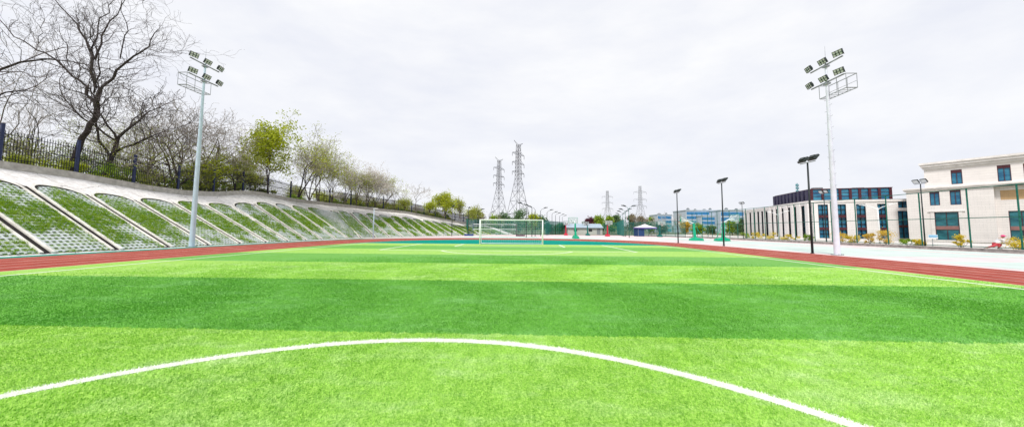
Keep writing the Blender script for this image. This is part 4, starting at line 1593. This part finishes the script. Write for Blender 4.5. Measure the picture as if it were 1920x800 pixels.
# --- far glass blocks
def glass_block(label, x0, x1, y, depth, H, storeys, roofunits=3, rz=0.0):
    r = thing('glass_building', label, 'building', (x0, y, 0), rz, 'blue glass office blocks in the distance')
    w = x1 - x0
    mb = MB()
    mb.bx(0, w, 0, depth, 0, H)
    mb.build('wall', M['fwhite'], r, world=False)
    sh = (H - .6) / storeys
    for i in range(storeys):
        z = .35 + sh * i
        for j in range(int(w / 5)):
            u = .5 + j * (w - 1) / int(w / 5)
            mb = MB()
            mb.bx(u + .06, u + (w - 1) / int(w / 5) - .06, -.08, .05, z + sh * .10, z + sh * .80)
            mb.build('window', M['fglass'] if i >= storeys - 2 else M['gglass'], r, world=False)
    mb = MB()
    mb.bx(-.3, w + .3, -.3, depth + .3, H + .01, H + .5)
    mb.build('parapet', M['fwhite'], r, world=False)
    rnd = random.Random(int(H * 10))
    for i in range(roofunits):
        mb = MB()
        u = w * (i + rnd.uniform(.4, .8)) / (roofunits + .3)
        hh = rnd.uniform(.8, 1.7)
        ww = rnd.uniform(.4, 1.3)
        mb.bx(u - ww, u + ww, 2, 4, H + .51, H + hh)
        mb.bx(u - ww * .6, u + ww * .6, 2.3, 3.6, H + hh + .002, H + hh + .4)
        mb.build('roof_unit', M['fgrey'], r, world=False)
    return r


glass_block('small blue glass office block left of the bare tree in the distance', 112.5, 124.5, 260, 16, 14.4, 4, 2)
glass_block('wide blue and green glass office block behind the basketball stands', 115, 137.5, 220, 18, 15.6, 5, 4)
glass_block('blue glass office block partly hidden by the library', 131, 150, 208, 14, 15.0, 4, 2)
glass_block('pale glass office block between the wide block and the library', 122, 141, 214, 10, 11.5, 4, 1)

# --- white shed
sh = thing('white_shed', 'long low white shed with blue-grey roof beyond the courts', 'building', (15.5, 105, 0))
mb = MB()
mb.bx(15.5, 27.2, 105, 113, 0, 2.35)
mb.add([(27.2, 105, 2.352), (27.2, 113, 2.352), (27.2, 109, 3.7)], [(0, 1, 2)])
mb.build('wall', mat('shed_wall', (.52, .53, .50), .85, .08, .6), sh)
mb = MB()
mb.quad((15.0, 104.5, 2.3), (27.5, 104.5, 2.3), (27.5, 109, 3.75), (15.0, 109, 3.75))
mb.quad((15.0, 113.5, 2.3), (15.0, 109, 3.75), (27.5, 109, 3.75), (27.5, 113.5, 2.3))
mb.build('roof', M['roofblue'], sh)
for x in (17.6, 22.6):
    mb = MB()
    mb.bx(x, x + 1.1, 104.93, 105.02, 1.1, 1.9)
    mb.build('window', M['dark'], sh)
mb = MB()
mb.bx(25.3, 26.4, 104.94, 105.02, 0, 2.0)
mb.build('door', M['fgrey'], sh)

# --- canopy tent
tn = thing('canopy_tent', 'white and purple canopy tent at the far side of the court', 'tent', (33, 84, 0))
for sx in (-1, 1):
    for sy in (-1, 1):
        mb = MB()
        mb.tube([(33 + sx * 2.3, 84 + sy * 1.5, 0), (33 + sx * 2.3, 84 + sy * 1.5, 2.2)], .04, 6)
        mb.build('leg', M['fgrey'], tn)
mb = MB()
b4 = [(30.5, 82.3, 2.35), (35.5, 82.3, 2.35), (35.5, 85.7, 2.35), (30.5, 85.7, 2.35)]
mid_ = [(32.0, 83.4, 2.85), (34.0, 83.4, 2.85), (34.0, 84.6, 2.85), (32.0, 84.6, 2.85)]
mb.add(b4 + mid_ + [(33, 84, 3.3)], [(0, 1, 5, 4), (1, 2, 6, 5), (2, 3, 7, 6), (3, 0, 4, 7), (4, 5, 8), (5, 6, 8), (6, 7, 8), (7, 4, 8)])
mb.build('canopy', M['tentw'], tn)
mb = MB()
for a, b in zip(b4, b4[1:] + b4[:1]):
    mb.quad((a[0], a[1], 2.05), (b[0], b[1], 2.05), (b[0], b[1], 2.348), (a[0], a[1], 2.348))
mb.build('valance', M['tentp'], tn)
mb = MB()
mb.quad((30.6, 82.6, .05), (32.3, 82.6, .05), (32.3, 82.6, 2.05), (30.6, 82.6, 2.05))
mb.quad((30.6, 82.6, .05), (30.6, 85.5, .05), (30.6, 85.5, 2.05), (30.6, 82.6, 2.05))
mb.build('side_wall', M['tentn'], tn)

# sign plate by the fence
sg = thing('notice_sign', 'small white and blue notice sign on a short post by the low wall', 'sign', (42.2, 33.2, .2))
mb = MB()
mb.tube([(42.2, 33.2, .2), (42.2, 33.2, 1.1)], .03, 6)
mb.build('post', M['galv'], sg)
mb = MB()
mb.box((42.2, 33.15, 1.2), (.62, .03, .42), -.6)
pl = mb.build('plate', M['goalwhite'], sg)
mb = MB()
mb.box((42.2 - .012, 33.13 - .012, 1.26), (.56, .03, .24), -.6)
mb.build('blue_band', M['signblue'], pl)


# ------------------------------------------------------------------ pylons
def pylon(label, loc, H, wb, rz, m, r=.16, arms=(.62, .74, .86), armlen=6.0, horns=True):
    root = thing('electricity_pylon', label, 'pylon', loc, rz, 'electricity pylons on the horizon')

    def hw(z):
        f = z / H
        waist = .60
        if f < waist:
            return wb / 2 + (wb * .115 - wb / 2) * (f / waist)
        return wb * .115 + (wb * .075 - wb * .115) * (f - waist) / (1 - waist)
    mb = MB()
    zs = [0]
    while zs[-1] < H * .97:
        zs.append(zs[-1] + max(2.2, hw(zs[-1]) * 1.7))
    zs[-1] = H
    cs = [(-1, -1), (1, -1), (1, 1), (-1, 1)]
    for cx, cy in cs:
        mb.tube([(cx * hw(z), cy * hw(z), z) for z in zs], r, 4)
    body = mb.build('tower_leg', m, root, world=False)
    mb = MB()
    for a, b in zip(zs[:-1], zs[1:]):
        for i in range(4):
            p, q = cs[i], cs[(i + 1) % 4]
            mb.tube([(p[0] * hw(a), p[1] * hw(a), a), (q[0] * hw(b), q[1] * hw(b), b)], r * .55, 3, cap=False)
            mb.tube([(q[0] * hw(a), q[1] * hw(a), a), (p[0] * hw(b), p[1] * hw(b), b)], r * .55, 3, cap=False)
            mb.tube([(p[0] * hw(b), p[1] * hw(b), b), (q[0] * hw(b), q[1] * hw(b), b)], r * .5, 3, cap=False)
    mb.build('bracing', m, root, world=False)
    for f in arms:
        z = H * f
        mb = MB()
        for sx in (-1, 1):
            tip = Vector((sx * armlen, 0, z + .3))
            for cy in (-1, 1):
                mb.tube([(sx * hw(z), cy * hw(z), z), tip], r * .7, 3)
                mb.tube([(sx * hw(z), cy * hw(z), z + 1.6), tip], r * .6, 3)
            mb.tube([(sx * armlen * .5, 0, z + .1), (sx * armlen * .5, 0, z + 1.0)], r * .5, 3)
        ar = mb.build('crossarm', m, root, world=False)
        mb = MB()
        for sx in (-1, 1):
            mb.tube([(sx * armlen, 0, z + .25), (sx * armlen, 0, z - 2.0)], r * .9, 5)
        mb.build('insulator', m, ar, world=False)
    if horns:
        mb = MB()
        for sx in (-1, 1):
            mb.tube([(0, 0, H - 1.5), (sx * armlen * .75, 0, H + 2.0)], r * .8, 4)
            mb.tube([(0, 0, H), (sx * armlen * .75, 0, H + 2.0)], r * .6, 4)
        mb.build('earth_wire_horn', m, root, world=False)
    return root


pylon('tallest grey lattice pylon behind the goal', (-2.4, 200, 0), 57, 13.5, .95, M['pylon'], .17, (.67, .78, .885), 6.5)
pylon('grey lattice pylon left of the tallest one', (-18.0, 240, 0), 55.5, 13.0, .95, M['pylon'], .17, (.66, .77, .88), 6.5)
pylon('pale distant pylon above the trees left of the V-headed lamps', (91, 330, 0), 43.0, 12, .15, M['pylonfar'], .13, (.55, .70, .85), 6.0, False)
pylon('pale distant pylon above the canopy tent', (114, 300, 0), 44.0, 12, .15, M['pylonfar'], .13, (.55, .70, .86), 6.5, False)


# ------------------------------------------------------------------ far trees
def blob_tree(name, label, px, Y, top_py, w_px, leaf, seed, bark=None, dens=1.0, group='trees beyond the courts', lsz=None):
    top = at(px, top_py, Y)
    H = max(2.0, top.z)
    W = w_px / F_PX * Y
    rnd = random.Random(seed)
    r = thing(name, label, 'tree', (top.x, Y, 0), 0, group)
    mb = MB()
    cl = []
    nl = 16
    for i in range(nl):
        f = rnd.random()
        a = rnd.uniform(0, 2 * PI)
        rad = W * .5 * rnd.uniform(.15, .85) * (1 - abs(f - .4) * .9)
        cl.append((Vector((rad * math.cos(a), rad * math.sin(a) * .8, H * (.25 + .68 * f))), rnd.uniform(.12, .24) * min(W, H)))
    mb.tube([(0, 0, -.1), (rnd.gauss(0, .2), 0, H * .3), (rnd.gauss(0, .3), 0, H * .7)], [H * .025, H * .02, H * .008], 6)
    for c, _ in cl[:9]:
        mb.tube([(0, 0, H * .25), (c.x * .5, c.y * .5, (H * .25 + c.z) / 2), tuple(c)], [H * .012, H * .008, H * .003], 4, cap=False)
    mb.build('trunk', bark or M['barkm'], r, world=False)
    ls = lsz or Y * .0021
    nleaf = int(2300 * dens)
    vs = []
    for _ in range(nleaf):
        c0, rr = rnd.choice(cl)
        c = c0 + Vector((rnd.gauss(0, 1), rnd.gauss(0, 1), rnd.gauss(0, .8))) * rr * .62
        u = Vector((rnd.gauss(0, 1), rnd.gauss(0, 1), rnd.gauss(0, 1))).normalized()
        w_ = u.cross(Vector((rnd.gauss(0, 1), rnd.gauss(0, 1), rnd.gauss(0, 1)))).normalized()
        s = ls * rnd.uniform(.6, 1.5)
        vs += [c - u * s, c + w_ * s * .6, c + u * s, c - w_ * s * .6]
    np_mesh('crown', np.array([tuple(v_) for v_ in vs]), 4, leaf, r)
    return r


FT = [
    (905, 120, 400, 40, 'tleaf', 'tan tree behind the left post of the goal', .6),
    (925, 125, 403, 44, 'gleaf', 'green tree low behind the left half of the goal net', .8),
    (948, 128, 402, 44, 'dleaf', 'dark green tree between the feet of the two tall pylons', .8),
    (972, 130, 396, 46, 'dleaf', 'dark green tree below the tallest pylon', 1.0),
    (998, 132, 401, 36, 'yleaf', 'yellow-green tree right of the tallest pylon', .9),
    (1014, 136, 407, 34, 'dleaf', 'dark low tree behind the right post of the goal', .8),
    (1106, 140, 409, 26, 'pleaf', 'purple-leaved tree above the white shed roof', 1.0),
    (1094, 146, 417, 24, 'dleaf', 'dark low tree left of the purple-leaved tree', .8),
    (1124, 138, 404, 26, 'gleaf', 'green tree right of the purple-leaved tree', 1.0),
    (1142, 134, 405, 26, 'gleaf', 'light green tree behind the red basketball stand', 1.0),
    (1158, 140, 403, 22, 'dleaf', 'dark tree behind the V-headed lamps', .9),
    (1184, 130, 402, 26, 'tleaf', 'tan tree right of the V-headed lamps', .9),
    (1201, 135, 406, 24, 'tleaf', 'tan tree under the pale pylon above the tent', .9),
    (1218, 136, 407, 20, 'gleaf', 'green tree rising behind the canopy tent', .9),
    (1240, 130, 414, 30, 'tleaf', 'tan low tree behind the dark green basketball stand', .8),
    (1284, 118, 414, 30, 'golds', 'rusty orange-leaved tree left of the back-to-back basketball stands', .8),
    (1310, 126, 420, 30, 'gleaf', 'green low tree behind the back-to-back basketball stands', .8),
    (1332, 122, 424, 26, 'dleaf', 'dark low tree between the back-to-back basketball stands', .7),
    (1372, 110, 412, 34, 'gleaf', 'green tree left of the library', 1.0),
    (1390, 104, 410, 26, 'dleaf', 'dark green tree touching the left end of the library', .9),
    (1072, 150, 421, 22, 'dleaf', 'dark low tree behind the left end of the shed', .7),
    (1048, 150, 420, 24, 'gleaf', 'green low tree behind the screen fence', .7),
    (1028, 152, 421, 24, 'dleaf', 'dark low tree behind the lamp row', .7),
]
for i, (px, Y, ty, w, lf, lab, dn) in enumerate(FT):
    blob_tree('distant_tree', lab, px, Y, ty, w, M[lf], 300 + i, dens=dn)


def far_bare(label, px, Y, ty, seed, tw):
    top = at(px, ty, Y)
    tree('bare_tree', label, (top.x, Y, 0), top.z, seed, M['barkm'], tw, spread=.95, trunkf=.4, mx=5, kids=(4, 3, 3, 2), minr=.035, r0=.16, group='trees beyond the courts')


far_bare('pale bare tree left of the far lamp pole, in front of the small glass block', 1252, 120, 394, 61, M['twigp'])
far_bare('pale bare tree overlapping the far dark lamp pole', 1272, 124, 398, 62, M['twigp'])
far_bare('pale bare tree right of the tent', 1226, 128, 404, 63, M['twigp'])
far_bare('thin bare tree in front of the tan trees by the V-headed lamps', 1190, 122, 398, 64, M['twigm'])
far_bare('thin bare tree at the feet of the left tall pylon', 938, 122, 400, 65, M['twigm'])

# far wooded horizon that reads as one mass
vs = []
rnd = random.Random(77)
for _ in range(9000):
    a = rnd.uniform(-.9, 1.15)
    R = rnd.uniform(330, 420)
    h = 6.0 + 4 * mnoise.noise(Vector((a * 9, 0, 0))) + 2.5 * mnoise.noise(Vector((a * 31, 3, 0)))
    c = Vector((R * math.sin(a), R * math.cos(a), abs(rnd.random()) ** .7 * max(2.5, h)))
    u = Vector((rnd.gauss(0, 1), rnd.gauss(0, 1), rnd.gauss(0, 1))).normalized()
    w_ = u.cross(Vector((rnd.gauss(0, 1), rnd.gauss(0, 1), rnd.gauss(0, 1)))).normalized()
    s = rnd.uniform(1.0, 2.2)
    vs += [c - u * s, c + w_ * s * .6, c + u * s, c - w_ * s * .6]
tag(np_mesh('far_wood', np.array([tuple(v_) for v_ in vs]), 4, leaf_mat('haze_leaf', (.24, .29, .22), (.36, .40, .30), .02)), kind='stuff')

# ------------------------------------------------------------------ golden shrubs behind the low wall
GB = [(43.0, 58.6, 1.5, 1.3, 'gold', 'yellow shrub at the left end of the library wall'),
      (42.6, 54.9, 2.6, 1.3, 'gold', 'yellow shrub in front of the left stone pillars'),
      (42.6, 51.0, 2.4, 1.0, 'gold', 'flat yellow shrub in front of the library corner'),
      (42.4, 47.0, 1.1, 1.2, 'gleaf', 'small green shrub in front of the second front slot window'),
      (42.4, 42.6, 1.9, 1.6, 'golds', 'orange shrub just right of the tall right mast'),
      (42.3, 41.0, 1.2, 1.1, 'gold', 'yellow shrub beside the orange shrub near the mast'),
      (42.2, 39.0, 1.2, 1.5, 'golds', 'orange shrub left of the white street lamp foot'),
      (42.3, 37.3, 1.7, 1.8, 'golds', 'tall orange shrub right of the white street lamp foot'),
      (42.4, 35.4, 1.8, .8, 'gleaf', 'low green shrub between the street lamp and the notice sign'),
      (42.2, 34.2, 1.1, .7, 'gold', 'low yellow shrub left of the notice sign'),
      (42.0, 31.1, .9, 1.5, 'gold', 'slim yellow shrub in front of the big ground floor window'),
      (42.3, 27.7, 2.6, 1.3, 'gold', 'broad yellow shrub beside the crouching gardener'),
      (42.6, 25.7, 2.4, 1.2, 'gold', 'yellow shrub at the right edge of the photo'),
      (44.0, 62.5, 2.2, 1.2, 'gleaf', 'green shrub left of the library by the fence')]
for i, (x, y, w, h, lf, lab) in enumerate(GB):
    r = thing('shrub', lab, 'shrub', (x, y, .22), 0, 'shrubs behind the low wall')
    bush_mesh('shrub', 500 + i, w * .72, h * .95, 1100, .06, M[lf], r)


# ------------------------------------------------------------------ gardener
def skin_body(name, verts, edges, radii, m, parent, lv=2):
    me = bpy.data.meshes.new(name)
    me.from_pydata(verts, edges, [])
    o = bpy.data.objects.new(name, me)
    COL.objects.link(o)
    o.parent = parent
    me.materials.append(m)
    sk = o.modifiers.new('skin', 'SKIN')
    sk.use_smooth_shade = True
    me.skin_vertices.new() if not me.skin_vertices else None
    for i, r in enumerate(radii):
        d = me.skin_vertices[0].data[i]
        d.radius = (r, r) if not isinstance(r, tuple) else r
        d.use_root = (i == 0)
    sb = o.modifiers.new('sub', 'SUBSURF')
    sb.levels = sb.render_levels = lv
    return o


# local axes: +X is the way the gardener faces; crouched over the shrub with one leg stretched back
gp = thing('person', 'crouching gardener in a white top and pink hat by the yellow shrub', 'person', (41.9, 28.75, .22), -.55)
bv = [(0, 0, .42), (.10, 0, .60), (.20, 0, .78), (.27, 0, .90), (.33, 0, .98), (.40, 0, 1.07), (.43, 0, 1.14)]
be = [(0, 1), (1, 2), (2, 3), (3, 4), (4, 5), (5, 6)]
br = [.15, .14, .15, .11, .055, .095, .08]
legs = {1: [(0.02, .11, .40), (.36, .17, .42), (.16, .16, .08), (.25, .16, .04), (.33, .165, .03)],
        -1: [(-.02, -.11, .40), (-.26, -.16, .22), (-.60, -.17, .10), (-.66, -.17, .05), (-.56, -.175, .03)]}
for sy in (-1, 1):
    o = len(bv)
    bv += legs[sy]
    be += [(0, o), (o, o + 1), (o + 1, o + 2), (o + 2, o + 3), (o + 3, o + 4)]
    br += [.10, .07, .05, .045, .035]
    o = len(bv)
    bv += [(.24, sy * .19, .86), (.42, sy * .24, .64), (.64, sy * .17, .50), (.70, sy * .16, .45)]
    be += [(3, o), (o, o + 1), (o + 1, o + 2), (o + 2, o + 3)]
    br += [.065, .048, .034, .032]
    h = len(bv) - 1
    for j, (dx, dy, L_) in enumerate(((.02, -.03, .075), (.03, -.01, .085), (.03, .01, .08), (.02, .03, .065), (-.02, -.045 * sy, .05))):
        o = len(bv)
        bv += [(.70 + dx, sy * .16 + dy, .43), (.70 + dx * 1.6, sy * .16 + dy * 1.1, .43 - L_ * .6), (.70 + dx * 1.2, sy * .16 + dy * 1.1, .43 - L_)]
        be += [(h, o), (o, o + 1), (o + 1, o + 2)]
        br += [.011, .010, .008]
body = skin_body('body', bv, be, br, M['skin'], gp)
skin_body('shirt', [(-.02, 0, .46), (.10, 0, .60), (.20, 0, .78), (.27, 0, .91), (.24, .19, .87), (.40, .235, .67), (.60, .185, .53), (.24, -.19, .87), (.40, -.235, .67), (.60, -.185, .53)],
          [(0, 1), (1, 2), (2, 3), (3, 4), (4, 5), (5, 6), (3, 7), (7, 8), (8, 9)], [.20, .19, .195, .12, .095, .075, .055, .095, .075, .055], M['shirt'], gp)
skin_body('trousers', [(0, 0, .38), (.02, .11, .40), (.35, .17, .43), (.18, .16, .13), (-.02, -.11, .40), (-.26, -.16, .23), (-.56, -.17, .12)],
          [(0, 1), (1, 2), (2, 3), (0, 4), (4, 5), (5, 6)], [.165, .125, .09, .07, .125, .095, .07], M['sleeve'], gp)
for x_, y_ in ((.25, .16), (-.62, -.17)):
    mb = MB()
    mb.add([(x_ - .12, y_ - .05, 0), (x_ + .15, y_ - .05, 0), (x_ + .15, y_ + .05, 0), (x_ - .12, y_ + .05, 0), (x_ - .11, y_ - .045, .10), (x_ + .12, y_ - .04, .06), (x_ + .12, y_ + .04, .06), (x_ - .11, y_ + .045, .10)],
           [(0, 3, 2, 1), (4, 5, 6, 7), (0, 1, 5, 4), (1, 2, 6, 5), (2, 3, 7, 6), (3, 0, 4, 7)])
    mb.build('shoe', M['pants'], gp, world=False, bevel=.015)
mb = MB()
mb.lathe((.41, 0, 1.12), [(.19, .0), (.195, .012), (.12, .03), (.115, .08), (.085, .12), (.02, .135)], 16)
mb.build('hat', M['pinkhat'], gp, smooth=True, world=False)
mb = MB()
for sy in (-1, 1):
    mb.lathe((.485, sy * .035, 1.065), [(.004, -.012), (.012, 0), (.004, .012)], 8)
mb.lathe((.50, 0, 1.03), [(.006, -.02), (.02, -.01), (.008, .025)], 8)
mb.build('face', M['skin'], body, world=False)

# ------------------------------------------------------------------ light
w = bpy.data.worlds.new('World')
SC.world = w
w.use_nodes = True
nt = w.node_tree
bg = nt.nodes['Background']
sky = nt.nodes.new('ShaderNodeTexSky')
sky.sky_type = 'NISHITA'
sky.sun_disc = False
EL, AZ = math.radians(55), math.radians(207)     # high sun behind the camera
sky.sun_elevation = EL
sky.sun_rotation = AZ
sky.dust_density = 3
tc = nt.nodes.new('ShaderNodeTexCoord')
mp = nt.nodes.new('ShaderNodeMapping')
mp.inputs['Scale'].default_value = (1.0, 1.6, 3.2)
mp.inputs['Rotation'].default_value = (.0, .35, .5)
nt.links.new(tc.outputs['Generated'], mp.inputs['Vector'])
n1 = noise_n(nt, mp.outputs[0], 1.5, 7, .55, .36, .66)
mp2 = nt.nodes.new('ShaderNodeMapping')
mp2.inputs['Scale'].default_value = (1.2, 3.0, 5.0)
mp2.inputs['Rotation'].default_value = (.2, .6, -.4)
nt.links.new(tc.outputs['Generated'], mp2.inputs['Vector'])
n2 = noise_n(nt, mp2.outputs[0], 2.6, 6, .6, .38, .70)
cf2 = math_n(nt, 'ADD', math_n(nt, 'MULTIPLY', n1, .6), math_n(nt, 'MULTIPLY', n2, .4))
cloud = mix_n(nt, cf2, (8.75, 8.98, 9.85), (10.7, 10.7, 10.75))
fin = mix_n(nt, .93, sky.outputs[0], cloud)
nt.links.new(fin, bg.inputs['Color'])
bg.inputs['Strength'].default_value = .1
sd = bpy.data.lights.new('sun', 'SUN')
sd.energy = 3.2
sd.angle = math.radians(10)
sd.color = (1, .96, .9)
so = bpy.data.objects.new('sun', sd)
COL.objects.link(so)
dv = Vector((math.sin(AZ) * math.cos(EL), math.cos(AZ) * math.cos(EL), math.sin(EL)))   # towards the sun
so.rotation_euler = dv.to_track_quat('Z', 'Y').to_euler()
so.location = (0, -20, 40)

SC.render.engine = 'CYCLES'
SC.cycles.use_denoising = True
SC.cycles.max_bounces = 6
SC.cycles.transparent_max_bounces = 12
SC.view_settings.view_transform = 'Standard'
SC.view_settings.look = 'None'
SC.view_settings.exposure = 0
SC.view_settings.gamma = 1
